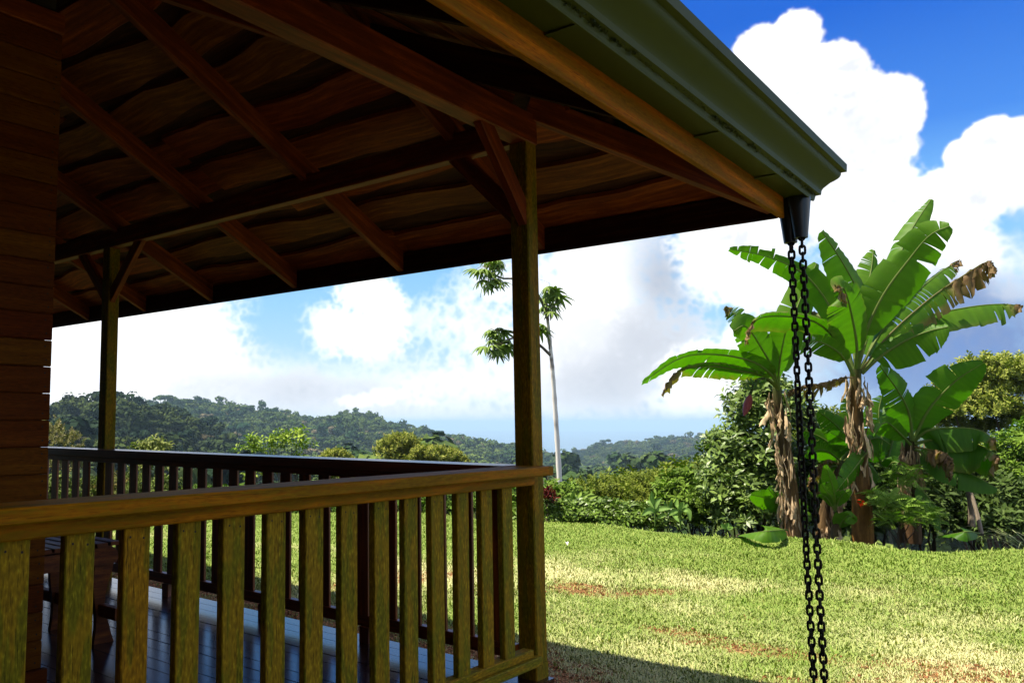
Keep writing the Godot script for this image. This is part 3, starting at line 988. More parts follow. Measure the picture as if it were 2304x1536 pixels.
func build_ground() -> void:
	leaf_mat("foliage", 0.6, 0.6, 0.25)
	leaf_mat("glossy foliage", 0.5, 0.42, 0.45)
	leaf_mat("far foliage", 0.15, 0.8, 0.2)
	leaf_mat("banana leaf", 1.0, 0.48, 0.35)
	leaf_mat("dead leaf", 0.3, 0.8, 0.2)
	leaf_mat("grass blades", 0.5, 0.6, 0.3)
	var bark := leaf_mat("bark", 0.0, 0.85, 0.25)
	var tb := wood_texture(Color(0.62, 0.6, 0.58), Color(1, 1, 1), Color(0.5, 0.48, 0.45), 0.6, 90)
	bark.albedo_texture = tb[0]
	bark.heightmap_enabled = true
	bark.heightmap_texture = tb[1]
	bark.heightmap_scale = 0.4
	var earth := leaf_mat("earth", 0.0, 0.95, 0.15)
	var e := FastNoiseLite.new()
	e.seed = 21; e.frequency = 0.05; e.fractal_octaves = 5
	var im := e.get_seamless_image(512, 512)
	im.convert(Image.FORMAT_RGB8)
	im.adjust_bcs(1.25, 0.8, 1.0)
	earth.albedo_texture = ImageTexture.create_from_image(im)
	earth.uv1_triplanar = true
	earth.uv1_world_triplanar = true
	earth.uv1_scale = Vector3(1.3, 1.3, 1.3)
	earth.heightmap_enabled = true
	earth.heightmap_texture = earth.albedo_texture
	earth.heightmap_scale = 2.0

	# rings round the camera: the lawn first, then the hills
	var radii := []
	var r := 0.0
	while r < 60.0:
		radii.append(r)
		r += clampf(r * 0.022, 0.07, 2.0)
	var azs := []
	var a := -180.0
	while a <= 180.001:
		azs.append(a)
		a += 0.5 if a > -30.0 and a < 50.0 else 4.0
	var first := true
	for part in 2:
		if part == 1:
			radii = [58.0]
			while radii[-1] < 3700.0:
				radii.append(radii[-1] * 1.035)
		var rows := []
		var cols := []
		var uvs := []
		for rr in radii:
			var row := []
			var cc := []
			var uu := []
			for aa in azs:
				var b := deg_to_rad(aa)
				var p: Vector3 = EYE + (cam_basis.x * sin(b) + Vector3(cos(deg_to_rad(42.3231)), 0, -sin(deg_to_rad(42.3231))) * cos(b)) * rr
				p.y = land(p.x, p.z) - (0.0 if part == 0 or rr > 60.0 else 0.3)
				row.append(p)
				uu.append(Vector2(p.x, p.z))
				if part == 0:
					var so := soil(p.x, p.z)
					var k := Color(0.24, 0.28, 0.07).lerp(Color(0.62, 0.55, 0.25), dryness(p.x, p.z))
					k = k.lerp(Color(0.78, 0.38, 0.17).lerp(Color(0.52, 0.21, 0.085), fine.get_noise_2d(p.x * 200.0, p.z * 200.0) + 0.5), so)
					if rr > lawn_edge(aa) + 0.5:
						k = Color(0.05, 0.06, 0.02)
					cc.append(k)
				else:
					cc.append(Color(0.045, 0.065, 0.02).lerp(Color(0.12, 0.17, 0.05), smoothstep(0.25, 0.5, meadow(p.x, p.z))))
			rows.append(row); cols.append(cc); uvs.append(uu)
		var mb := MB.new()
		mb.grid(rows, uvs, cols)
		put(["lawn_ground", "hills"][part], mb.mesh(), earth).set_meta("kind", "structure")
	var mb := MB.new()
	var rows := []
	var uvs := []
	for rr in [900.0, 2500.0, 6000.0, 14000.0, 30000.0]:
		var row := []
		var uu := []
		for i in 73:
			row.append(Vector3(EYE.x + cos(i * TAU / 72) * rr, -287.0, EYE.z + sin(i * TAU / 72) * rr))
			uu.append(Vector2(i, rr))
		rows.append(row); uvs.append(uu)
	mb.grid(rows, uvs)
	var water := plain_mat("sea water", Color(0.02, 0.07, 0.13), 0.25)
	put("sea", mb.mesh(), water).set_meta("kind", "structure")


func meadow(x: float, z: float) -> float:
	return broad.get_noise_2d(x * 0.9 + 500.0, z * 0.9) + 0.3 * fine.get_noise_2d(x * 2.0, z * 2.0)


# ---------------------------------------------------------------- plants
func leaf_quad(mb: MB, p: Vector3, d: Vector3, side: Vector3, long: float, wide: float, fold: float, droop: float, k: Color) -> void:
	var n := side.cross(d).normalized()
	if n.y < 0.0:
		n = -n
	var mid := p + d * long * 0.45
	var tip := p + d * long - Vector3.UP * droop * long
	var i := mb.vert(p, n, Vector2(0, 0.5), k)
	mb.vert(mid + side * wide * 0.5 + n * fold * wide, (n - side * fold).normalized(), Vector2(0.5, 0), k)
	mb.vert(mid - n * fold * wide * 0.3, n, Vector2(0.5, 0.5), k)
	mb.vert(mid - side * wide * 0.5 + n * fold * wide, (n + side * fold).normalized(), Vector2(0.5, 1), k)
	mb.vert(tip, (n + d * droop).normalized(), Vector2(1, 0.5), k)
	mb.tri(i, i + 1, i + 2); mb.tri(i, i + 2, i + 3); mb.tri(i + 1, i + 4, i + 2); mb.tri(i + 2, i + 4, i + 3)


func spray(n: int, long: float, wide: float, stem: float, rise: float, droop: float, s: int) -> ArrayMesh:
	var r := RandomNumberGenerator.new()
	r.seed = s
	var mb := MB.new()
	for i in n:
		var t := (i + 0.5) / n
		var a := i * 2.4 + r.randf_range(-0.4, 0.4)
		var out := Vector3(cos(a), rise + t * 0.5 + r.randf_range(-0.25, 0.25), sin(a)).normalized()
		var side := out.cross(Vector3.UP + Vector3(r.randf_range(-0.5, 0.5), 0, r.randf_range(-0.5, 0.5))).normalized()
		var g := r.randf_range(0.72, 1.3)
		leaf_quad(mb, Vector3(0, stem * t, 0) + out * 0.1 * long, out, side, long * r.randf_range(0.7, 1.15), wide * r.randf_range(0.8, 1.15), r.randf_range(0.05, 0.3), droop * r.randf_range(0.3, 1.3), Color(g * r.randf_range(0.92, 1.1), g, g * r.randf_range(0.8, 1.1)))
	return mb.mesh()


# a compound frond: paired leaflets along a stalk
func frond(pairs: int, stalk: float, long: float, wide: float, s: int) -> ArrayMesh:
	var r := RandomNumberGenerator.new()
	r.seed = s
	var mb := MB.new()
	for f in 5:
		var a := f * TAU / 5 + r.randf_range(-0.4, 0.4)
		var d := Vector3(cos(a), 0.55, sin(a)).normalized()
		var side := d.cross(Vector3.UP).normalized()
		for i in pairs:
			var t := (i + 1.0) / pairs
			var p := d * stalk * t - Vector3.UP * stalk * 0.3 * t * t
			for k in [1.0, -1.0]:
				var out: Vector3 = (side * k + d * 0.35).normalized()
				leaf_quad(mb, p, out, d, long * (1.1 - 0.5 * t), wide, 0.05, 0.15, Color(1, 1, 1) * r.randf_range(0.8, 1.2))
	return mb.mesh()


func sprigs(r: RandomNumberGenerator, balls: Array, n: int, size: float, lo: Color, hi: Color, up := 0.5, shell := 0.45) -> Array:
	var xf := []
	var cols := []
	var total := 0.0
	for b in balls:
		total += b[1].x * b[1].z + b[1].y * b[1].x
	for b in balls:
		var m := int(n * (b[1].x * b[1].z + b[1].y * b[1].x) / total)
		for i in m:
			var d := Vector3(r.randfn(), r.randfn(), r.randfn()).normalized()
			if d.y < -0.35:
				d.y = -d.y
			var rad := pow(r.randf(), shell)
			var lump := 1.0 + 0.22 * fine.get_noise_3dv((b[0] + d * b[1]) * 90.0 / maxf(size * 6.0, 0.6))
			var p: Vector3 = b[0] + d * b[1] * rad * lump
			var y := (d * Vector3(1.0 / b[1].x, 1.0 / b[1].y, 1.0 / b[1].z).normalized() + Vector3.UP * up + Vector3(r.randf_range(-0.5, 0.5), r.randf_range(-0.3, 0.3), r.randf_range(-0.5, 0.5))).normalized()
			var x := y.cross(Vector3(r.randfn(), r.randfn(), r.randfn())).normalized()
			xf.append(Transform3D(Basis(x, y, x.cross(y)).scaled(Vector3.ONE * size * r.randf_range(0.65, 1.3)), p))
			cols.append(lo.lerp(hi, clampf(r.randf() * 0.75 + 0.3 * fine.get_noise_3dv(p * 50.0) + 0.12, 0.0, 1.0)))
	return [xf, cols]


# a shrub or small tree: balls are [centre, radii] in the world; stems run from foot to each ball
func shrub(called: String, label: String, category: String, foot: Vector3, balls: Array, mesh: Mesh, n: int, size: float, lo: Color, hi: Color, s: int, group := "", mat := "foliage", stem := 0.02, up := 0.5, shell := 0.45) -> Node3D:
	var r := RandomNumberGenerator.new()
	r.seed = s
	var o := thing(called, label, category, foot, group)
	var mine := []
	for b in balls:
		mine.append([b[0] - foot, b[1]])
	var got := sprigs(r, mine, n, size, lo, hi, up, shell)
	copies("foliage", mesh, mats[mat], got[0], got[1], o)
	if stem > 0.0:
		for b in mine:
			var mb := MB.new()
			mb.col = Color(0.16, 0.125, 0.085)
			var p0 := Vector3(r.randf_range(-0.06, 0.06), -0.1, r.randf_range(-0.06, 0.06))
			var path := PackedVector3Array()
			var rad := PackedFloat32Array()
			for i in 7:
				var t := i / 6.0
				path.append(p0.lerp(b[0] + Vector3.UP * b[1].y * 0.3, t) + Vector3(r.randf_range(-1, 1), 0, r.randf_range(-1, 1)) * 0.06 * sin(t * PI) * (1.0 + b[0].length() * 0.3) + Vector3.UP * 0.25 * sin(t * PI) * b[1].y)
				rad.append(stem * (1.0 - 0.75 * t))
			mb.tube(path, rad, 7, true, 0.6, 1.0)
			put("stem", mb.mesh(), mats["bark"], o)
	return o


func curve(pts: Array, t: float) -> Vector3:
	var n := pts.size() - 1
	var f := clampf(t, 0.0, 0.99999) * n
	var i := int(f)
	var u := f - i
	var p0: Vector3 = pts[maxi(i - 1, 0)]
	var p1: Vector3 = pts[i]
	var p2: Vector3 = pts[mini(i + 1, n)]
	var p3: Vector3 = pts[mini(i + 2, n)]
	if i == 0:
		p0 = p1 * 2.0 - p2
	if i == n - 1:
		p3 = p2 * 2.0 - p1
	return 0.5 * (2.0 * p1 + (p2 - p0) * u + (2.0 * p0 - 5.0 * p1 + 4.0 * p2 - p3) * u * u + (3.0 * p1 - p0 - 3.0 * p2 + p3) * u * u * u)


# one banana leaf along pts; wide is the half width; roll turns the blade about its rib (0 faces to), fold lifts or drops the halves
func banana_leaf(pts: Array, to: Vector3, wide: float, roll: float, fold: float, droop: float, brown: float, tear: float, s: int, petiole := 0.16, tone := 0.5) -> ArrayMesh:
	var r := RandomNumberGenerator.new()
	r.seed = s
	var mb := MB.new()
	var path := PackedVector3Array()
	var rad := PackedFloat32Array()
	mb.col = Color(0.20, 0.27, 0.07).lerp(Color(0.24, 0.15, 0.06), clampf(brown * 1.2 - 0.2, 0.0, 1.0))
	for i in 19:
		path.append(curve(pts, i / 18.0))
		rad.append(lerpf(0.026, 0.005, pow(i / 18.0, 0.7)) * clampf(wide / 0.25, 0.5, 1.15))
	mb.tube(path, rad, 6)
	var n := 34
	for side in [1.0, -1.0]:
		var rows := []
		var uvs := []
		var cols := []
		var extra := 0.0
		var lag := 0.0
		for i in n + 1:
			var t: float = petiole + (1.0 - petiole) * i / n
			var torn := i > 1 and i < n - 1 and r.randf() < tear * 1.5 + 0.055
			if torn or i == n:
				var e := _leaf_row(pts, to, wide, roll, fold, droop, brown, side, t, i, n, extra, lag, petiole, tone, s, -0.35 if torn else 0.0)
				rows.append(e[0]); uvs.append(e[1]); cols.append(e[2])
				if rows.size() > 1:
					mb.grid(rows, uvs, cols)
				rows = []; uvs = []; cols = []
				var wild := 1.0 if r.randf() < 0.75 else 2.4
				extra = r.randf_range(-0.05, 0.22) * wild + (0.3 * brown * r.randf() if t > 1.0 - brown else 0.0)
				lag = r.randf_range(-0.25, 0.25) * wild
			if i < n:
				var e := _leaf_row(pts, to, wide, roll, fold, droop, brown, side, t, i, n, extra, lag, petiole, tone, s, 0.35 if torn else 0.0)
				rows.append(e[0]); uvs.append(e[1]); cols.append(e[2])
	return mb.mesh()


func _leaf_row(pts: Array, to: Vector3, wide: float, roll: float, fold: float, droop: float, brown: float, side: float, t: float, i: int, n: int, extra: float, lag: float, petiole: float, tone: float, s: int, gap: float) -> Array:
	var p := curve(pts, t)
	var tan := (curve(pts, minf(t + 0.02, 1.0)) - curve(pts, maxf(t - 0.02, 0.0))).normalized()
	var s0 := tan.cross(to).normalized()
	var n0 := s0.cross(tan).normalized()
	var sd := (s0 * cos(roll) + n0 * sin(roll)) * side
	var nn := (n0 * cos(roll) - s0 * sin(roll))
	var q := clampf((t - petiole) / (1.0 - petiole), 0.0, 1.0)
	var w := wide * pow(clampf(sin(PI * pow(q * 0.965 + 0.018, 0.72)), 0.0, 1.0), 0.55) * (1.0 + 0.05 * fine.get_noise_2d(q * 900.0, s * 37.0 + side * 50.0))
	var row := []
	var uv := []
	var cc := []
	var at_p := p
	var dead := smoothstep(1.0 - brown - 0.08, 1.0 - brown + 0.04, q + 0.12 * fine.get_noise_2d(q * 500.0, s * 11.0 + side * 90.0)) if brown > 0.01 else 0.0
	w *= 1.0 - 0.45 * dead * (0.6 + 0.4 * sin(i * 2.1 + s))
	var rib := 0.006 if i % 2 == 0 else -0.006
	for j in 6:
		var u := j / 5.0
		var a := fold + (0.25 + extra) * u * u + dead * 0.9 * u * sin(i * 1.7 + s)
		if j:
			at_p += (sd * cos(a) - nn * sin(a) + tan * (lag * u * 0.5 + 0.18)).normalized() * w / 5.0
		var pt := at_p - Vector3.UP * (droop + extra * 0.9 + dead * 0.5) * w * u * u + nn * rib * u * wide / 0.25 + tan * gap * 0.02 * u
		if dead > 0.3:
			pt += Vector3(sin(i * 2.3 + j), cos(i * 1.9 + j * 2.0), sin(i * 3.1 + j * 1.3)) * 0.02 * dead
		row.append(pt)
		uv.append(Vector2(t * 4.0, u * side))
		var g := Color(0.06, 0.17, 0.010).lerp(Color(0.15, 0.29, 0.02), clampf(tone + 0.28 * fine.get_noise_2d(q * 700.0 + s * 53.0, u * 60.0), 0.0, 1.0))
		g = g * (1.06 if i % 2 == 0 else 0.93)
		var margin := smoothstep(0.84, 1.0, u + 0.3 * brown + 0.12 * fine.get_noise_2d(q * 1500.0, s * 7.0 + side * 30.0)) * clampf(brown * 2.2, 0.0, 0.8)
		var tan_c := Color(0.34, 0.22, 0.10).lerp(Color(0.14, 0.075, 0.035), clampf(0.4 + fine.get_noise_2d(q * 1200.0 + u * 300.0, s * 91.0) * 1.2, 0.0, 1.0))
		cc.append(g.lerp(tan_c, maxf(dead, margin)))
	return [row, uv, cc]


# a dead leaf hanging like a rag
func rag(r: RandomNumberGenerator, long: float, wide: float) -> ArrayMesh:
	var mb := MB.new()
	var rows := []
	var uvs := []
	var cols := []
	var lean := Vector3(r.randf_range(-0.25, 0.25), 0, r.randf_range(-0.25, 0.25))
	var ph := r.randf() * 9.0
	var pale := r.randf()
	var tip_wide := r.randf_range(0.25, 1.25)
	var a0 := r.randf() * TAU
	for i in 10:
		var t := i / 9.0
		var c := Vector3.DOWN * long * t + lean * long * t * t + Vector3(sin(t * 5.0 + ph), 0, cos(t * 4.0 + ph)) * 0.03 * t
		var row := []
		var uu := []
		var kk := []
		for j in 6:
			var u := j / 5.0 - 0.5
			var a := a0 + u * 2.6 + sin(t * 3.0 + ph) * 0.5
			var w := wide * lerpf(0.3, tip_wide, smoothstep(0.0, 0.8, t)) * (1.0 + 0.25 * sin(i * 1.9 + j * 2.3 + ph))
			row.append(c + Vector3(cos(a), 0, sin(a)) * w * 0.6 + Vector3.DOWN * (r.randf() * 0.05 if i == 9 else 0.0) + Vector3(0, 0.02 * sin(j * 2.0 + i + ph), 0))
			uu.append(Vector2(t, u))
			var k := Color(0.56, 0.43, 0.27).lerp(Color(0.17, 0.095, 0.045), clampf(0.95 * pale * r.randf() + 0.35 * (0.5 + 0.5 * sin(j * 3.0 + ph)), 0.0, 1.0))
			kk.append(k)
		rows.append(row); uvs.append(uu); cols.append(kk)
	mb.grid(rows, uvs, cols)
	return mb.mesh()


# a banana stem from foot to crown with its hanging dead leaves
func banana_stem(o: Node3D, foot: Vector3, crown: Vector3, thick: float, rags: int, from: float, s: int, bare_tone := Color(0.40, 0.22, 0.07)) -> void:
	var r := RandomNumberGenerator.new()
	r.seed = s
	var mb := MB.new()
	var path := PackedVector3Array()
	var rad := PackedFloat32Array()
	for i in 15:
		var t := i / 14.0
		path.append(foot.lerp(crown, t) + Vector3(sin(t * 4.0 + s), 0, cos(t * 3.0 + s)) * 0.03 * sin(t * PI) - Vector3.UP * (0.15 if i == 0 else 0.0))
		rad.append(thick * (1.25 - 0.65 * t + 0.03 * sin(i * 2.0)))
	var cols := [bare_tone, Color(0.13, 0.09, 0.045)]
	mb.tube(path, rad, 14, true, 0.5, 1.0)
	for i in mb.c.size():
		var t := clampf((mb.v[i].y - foot.y) / (crown.y - foot.y), 0.0, 1.0)
		mb.c[i] = cols[0].lerp(cols[1], clampf(smoothstep(0.1, 0.5, t) + 0.5 * fine.get_noise_2d(mb.v[i].x * 900.0, mb.v[i].y * 90.0), 0.0, 1.0)).lerp(Color(0.13, 0.17, 0.05), smoothstep(0.86, 1.0, t))
	put("stem", mb.mesh(), mats["bark"], o)
	for i in rags:
		var t := lerpf(from, 0.97, pow(r.randf(), 0.8))
		var a := r.randf() * TAU
		var p := foot.lerp(crown, t) + Vector3(cos(a), 0, sin(a)) * thick * r.randf_range(0.9, 1.45)
		put("dead_leaf", rag(r, r.randf_range(0.14, 0.46), r.randf_range(0.025, 0.085)), mats["dead leaf"], o, Transform3D(Basis(Vector3.UP, -a + r.randf_range(-0.4, 0.4)), p))


func path_at(list: Array, dists: Array) -> Array:
	var out := []
	for i in list.size():
		out.append(at(list[i].x, list[i].y, dists[0] + (dists[1] - dists[0]) * i / (list.size() - 1.0)))
	return out


func build_nature() -> void:
	var to_eye := Vector3(-cos(deg_to_rad(46.0)), 0.05, sin(deg_to_rad(46.0))).normalized()
	bananas(to_eye)
	shrubs()
	cecropia()
	forest()
	grass()


func depth_at(px: float, py: float) -> float:
	return (onground(px, py, GROUND) - EYE).dot(-cam_basis.z)


func bananas(face: Vector3) -> void:
	# leaves: midrib in the photograph, distance of base and tip, half width, roll, fold, droop, brown tip, tears
	var left := thing("banana_plant", "left banana plant with arching leaves and a long skirt of pale dead leaves", "banana plant", Vector3.ZERO, "banana plants at the lawn edge")
	var d := 12.55
	banana_stem(left, at(1786, 1196, d), at(1748, 872, d), 0.095, 78, 0.08, 301, Color(0.36, 0.22, 0.10))
	var k := 0
	for q in [
		[[Vector2(1750, 872), Vector2(1735, 842), Vector2(1691, 812), Vector2(1607, 797), Vector2(1530, 806), Vector2(1446, 860)], 12.5, 11.6, 0.26, 0.95, 0.35, 0.5, 0.0, 0.10, 0.45],
		[[Vector2(1748, 872), Vector2(1720, 846), Vector2(1659, 833), Vector2(1600, 824), Vector2(1530, 834), Vector2(1492, 884)], 12.5, 11.8, 0.24, 1.15, 0.5, 0.7, 0.3, 0.30, 0.45],
		[[Vector2(1750, 874), Vector2(1742, 835), Vector2(1718, 790), Vector2(1680, 735), Vector2(1650, 745)], 12.5, 11.7, 0.27, 0.15, 0.15, 0.1, 0.0, 0.06, 0.6],
		[[Vector2(1752, 876), Vector2(1752, 842), Vector2(1758, 794), Vector2(1772, 735), Vector2(1790, 712)], 12.5, 12.0, 0.25, -0.2, 0.15, 0.1, 0.0, 0.05, 0.62],
		[[Vector2(1750, 874), Vector2(1740, 830), Vector2(1700, 760), Vector2(1660, 712), Vector2(1632, 690)], 12.6, 13.0, 0.20, 0.5, 0.2, 0.1, 0.16, 0.4, 0.35],
		[[Vector2(1752, 876), Vector2(1756, 820), Vector2(1778, 740), Vector2(1808, 655), Vector2(1838, 592)], 12.6, 13.3, 0.27, 0.2, 0.2, 0.05, 0.0, 0.05, 0.68],
		[[Vector2(1752, 876), Vector2(1720, 850), Vector2(1680, 830), Vector2(1630, 820), Vector2(1580, 790)], 12.6, 13.4, 0.18, 0.8, 0.3, 0.2, 0.25, 0.5, 0.4],
	]:
		k += 1
		put("leaf", banana_leaf(path_at(q[0], [q[1], q[2]]), face, q[3], q[4], q[5], q[6], q[7], q[8], 400 + k, 0.2, q[9]), mats["banana leaf"], left)
	# the flower bud and the young fruit hang from a bent stalk
	var mb := MB.new()
	mb.col = Color(0.10, 0.15, 0.04)
	var stalk := path_at([Vector2(1746, 868), Vector2(1722, 852), Vector2(1700, 858), Vector2(1688, 890)], [12.5, 12.1])
	var pp := PackedVector3Array()
	var pr := PackedFloat32Array()
	for i in 9:
		pp.append(curve(stalk, i / 8.0)); pr.append(0.02)
	mb.tube(pp, pr, 7)
	put("fruit_stalk", mb.mesh(), mats["bark"], left)
	mb = MB.new()
	mb.col = Color(0.16, 0.02, 0.025)
	mb.tube(PackedVector3Array([at(1689, 888, 12.1), at(1686, 897, 12.1), at(1682, 912, 12.1), at(1677, 927, 12.1), at(1674, 936, 12.1)]), PackedFloat32Array([0.015, 0.05, 0.06, 0.035, 0.004]), 12)
	put("flower_bud", mb.mesh(), mats["glossy foliage"], left)
	for i in 14:
		mb = MB.new()
		mb.col = Color(0.06, 0.13, 0.025)
		var c := at(1704 - (i / 7) * 8, 862 + (i / 7) * 12, 12.13)
		var a: float = i * 0.9
		var o := Vector3(cos(a), 0, sin(a))
		mb.tube(PackedVector3Array([c + o * 0.03, c + o * 0.10, c + o * 0.13 + Vector3.UP * 0.07]), PackedFloat32Array([0.012, 0.017, 0.007]), 6)
		put("banana_finger", mb.mesh(), mats["glossy foliage"], left)

	var right := thing("banana_plant", "tallest banana plant with big upright leaves and a bare orange stem foot", "banana plant", Vector3.ZERO, "banana plants at the lawn edge")
	d = 12.2
	banana_stem(right, at(1941, 1203, d), at(1926, 830, d), 0.115, 52, 0.36, 302, Color(0.46, 0.23, 0.06))
	for q in [
		[[Vector2(1926, 835), Vector2(1935, 755), Vector2(1938, 676), Vector2(1900, 596), Vector2(1850, 520)], 12.2, 12.0, 0.33, -0.1, 0.2, 0.05, 0.0, 0.02, 0.5],
		[[Vector2(1928, 835), Vector2(1942, 740), Vector2(1953, 650), Vector2(1962, 600), Vector2(1966, 562)], 12.3, 13.0, 0.22, 0.1, 0.15, 0.0, 0.0, 0.1, 0.6],
		[[Vector2(1930, 835), Vector2(1950, 745), Vector2(1990, 660), Vector2(2045, 585), Vector2(2092, 530), Vector2(2138, 508)], 12.2, 11.4, 0.33, 0.25, 0.12, 0.12, 0.0, 0.08, 0.52],
		[[Vector2(1930, 832), Vector2(1965, 720), Vector2(2010, 610), Vector2(2050, 520), Vector2(2096, 448)], 12.3, 13.1, 0.24, 0.75, 0.3, 0.05, 0.0, 0.12, 0.4],
		[[Vector2(1926, 835), Vector2(1928, 775), Vector2(1915, 700), Vector2(1900, 650), Vector2(1888, 655)], 12.2, 11.3, 0.34, 0.0, 0.12, 0.1, 0.12, 0.06, 0.6],
		[[Vector2(1934, 832), Vector2(1985, 745), Vector2(2055, 665), Vector2(2120, 610), Vector2(2160, 586)], 12.3, 12.9, 0.20, 1.0, 0.4, 0.25, 0.14, 0.22, 0.35],
		[[Vector2(1938, 835), Vector2(1995, 760), Vector2(2085, 678), Vector2(2165, 622), Vector2(2225, 588), Vector2(2243, 610)], 12.2, 11.7, 0.19, 1.1, 0.7, 0.7, 0.62, 0.45, 0.4],
		[[Vector2(1940, 838), Vector2(2000, 770), Vector2(2080, 715), Vector2(2174, 692), Vector2(2250, 684), Vector2(2300, 688)], 12.3, 12.0, 0.23, 1.05, 0.35, 0.55, 0.13, 0.12, 0.4],
		[[Vector2(1940, 840), Vector2(1985, 800), Vector2(2041, 765), Vector2(2090, 745), Vector2(2134, 735)], 12.2, 11.5, 0.27, 0.35, 0.2, 0.35, 0.0, 0.16, 0.35],
		[[Vector2(1922, 845), Vector2(1885, 770), Vector2(1830, 722), Vector2(1747, 711), Vector2(1700, 722), Vector2(1680, 768)], 12.1, 11.5, 0.24, 1.1, 0.45, 0.65, 0.22, 0.12, 0.3],
		[[Vector2(1924, 840), Vector2(1890, 730), Vector2(1820, 625), Vector2(1735, 580), Vector2(1642, 560)], 12.3, 12.9, 0.24, 0.85, 0.35, 0.25, 0.0, 0.08, 0.45],
		[[Vector2(1920, 845), Vector2(1895, 800), Vector2(1860, 775), Vector2(1828, 768), Vector2(1802, 790)], 12.1, 11.6, 0.20, 0.75, 0.3, 0.3, 0.0, 0.1, 0.55],
		[[Vector2(1928, 838), Vector2(1910, 740), Vector2(1868, 650), Vector2(1838, 610)], 12.4, 13.5, 0.22, -0.4, 0.2, 0.1, 0.0, 0.12, 0.3],
		[[Vector2(1936, 838), Vector2(1965, 770), Vector2(1990, 720), Vector2(2010, 690)], 12.5, 13.6, 0.24, 0.3, 0.2, 0.1, 0.0, 0.1, 0.25],
		[[Vector2(1924, 845), Vector2(1880, 740), Vector2(1840, 710), Vector2(1800, 700)], 12.4, 13.4, 0.22, 0.9, 0.35, 0.3, 0.35, 0.4, 0.35],
		[[Vector2(1922, 850), Vector2(1900, 850), Vector2(1860, 862), Vector2(1800, 872), Vector2(1775, 885)], 12.1, 11.9, 0.13, 1.0, 0.8, 0.9, 1.0, 0.5, 0.4],
	]:
		k += 1
		put("leaf", banana_leaf(path_at(q[0], [q[1], q[2]]), face, q[3], q[4], q[5], q[6], q[7], q[8], 400 + k, 0.18, q[9]), mats["banana leaf"], right)

	var young := thing("banana_plant", "shorter banana plant with two broad raised leaves and dark drooping ones", "banana plant", Vector3.ZERO, "banana plants at the lawn edge")
	d = 12.7
	banana_stem(young, at(2048, 1198, d), at(2052, 985, d), 0.12, 46, 0.3, 303, Color(0.20, 0.12, 0.06))
	for q in [
		[[Vector2(2054, 990), Vector2(2046, 930), Vector2(2022, 880), Vector2(1980, 822)], 12.6, 12.2, 0.29, 0.0, 0.15, 0.05, 0.0, 0.06, 0.3],
		[[Vector2(2056, 990), Vector2(2092, 920), Vector2(2150, 858), Vector2(2214, 816)], 12.6, 12.1, 0.34, 0.1, 0.12, 0.05, 0.0, 0.06, 0.25],
		[[Vector2(2058, 992), Vector2(2090, 968), Vector2(2150, 962), Vector2(2205, 968), Vector2(2240, 990)], 12.6, 11.9, 0.27, 0.85, 0.5, 0.45, 0.06, 0.08, 0.05],  # drooping leaves: their shade is put into the low green tone
		[[Vector2(2060, 998), Vector2(2110, 988), Vector2(2180, 995), Vector2(2225, 1012), Vector2(2250, 1032)], 12.6, 11.8, 0.28, 0.9, 0.5, 0.55, 0.14, 0.1, 0.0],
		[[Vector2(2060, 1005), Vector2(2095, 1012), Vector2(2125, 1018), Vector2(2145, 1040), Vector2(2140, 1078)], 12.5, 11.7, 0.17, 0.9, 0.5, 0.4, 0.85, 0.15, 0.3],
		[[Vector2(2060, 1010), Vector2(2110, 1035), Vector2(2170, 1058), Vector2(2245, 1098)], 12.6, 12.0, 0.24, 0.8, 0.4, 0.4, 0.0, 0.08, 0.05],
		[[Vector2(2052, 995), Vector2(2040, 950), Vector2(2020, 920), Vector2(2005, 905)], 12.8, 13.3, 0.24, 0.2, 0.2, 0.1, 0.0, 0.1, 0.3],
		[[Vector2(2050, 1000), Vector2(2010, 960), Vector2(1990, 950), Vector2(1970, 975)], 12.6, 12.0, 0.20, 0.6, 0.3, 0.3, 0.0, 0.1, 0.3],
		[[Vector2(2056, 1080), Vector2(2090, 1120), Vector2(2112, 1150), Vector2(2118, 1192)], 12.4, 12.1, 0.22, 0.5, 0.3, 0.2, 0.0, 0.1, 0.1],
	]:
		k += 1
		put("leaf", banana_leaf(path_at(q[0], [q[1], q[2]]), face, q[3], q[4], q[5], q[6], q[7], q[8], 400 + k, 0.1, q[9]), mats["banana leaf"], young)

	var back := thing("banana_plant", "banana plant behind the chains with dark leaves spreading low between the stems", "banana plant", Vector3.ZERO, "banana plants at the lawn edge")
	d = 13.0
	banana_stem(back, at(1850, 1198, d), at(1893, 1035, d), 0.08, 60, 0.03, 304, Color(0.30, 0.19, 0.09))
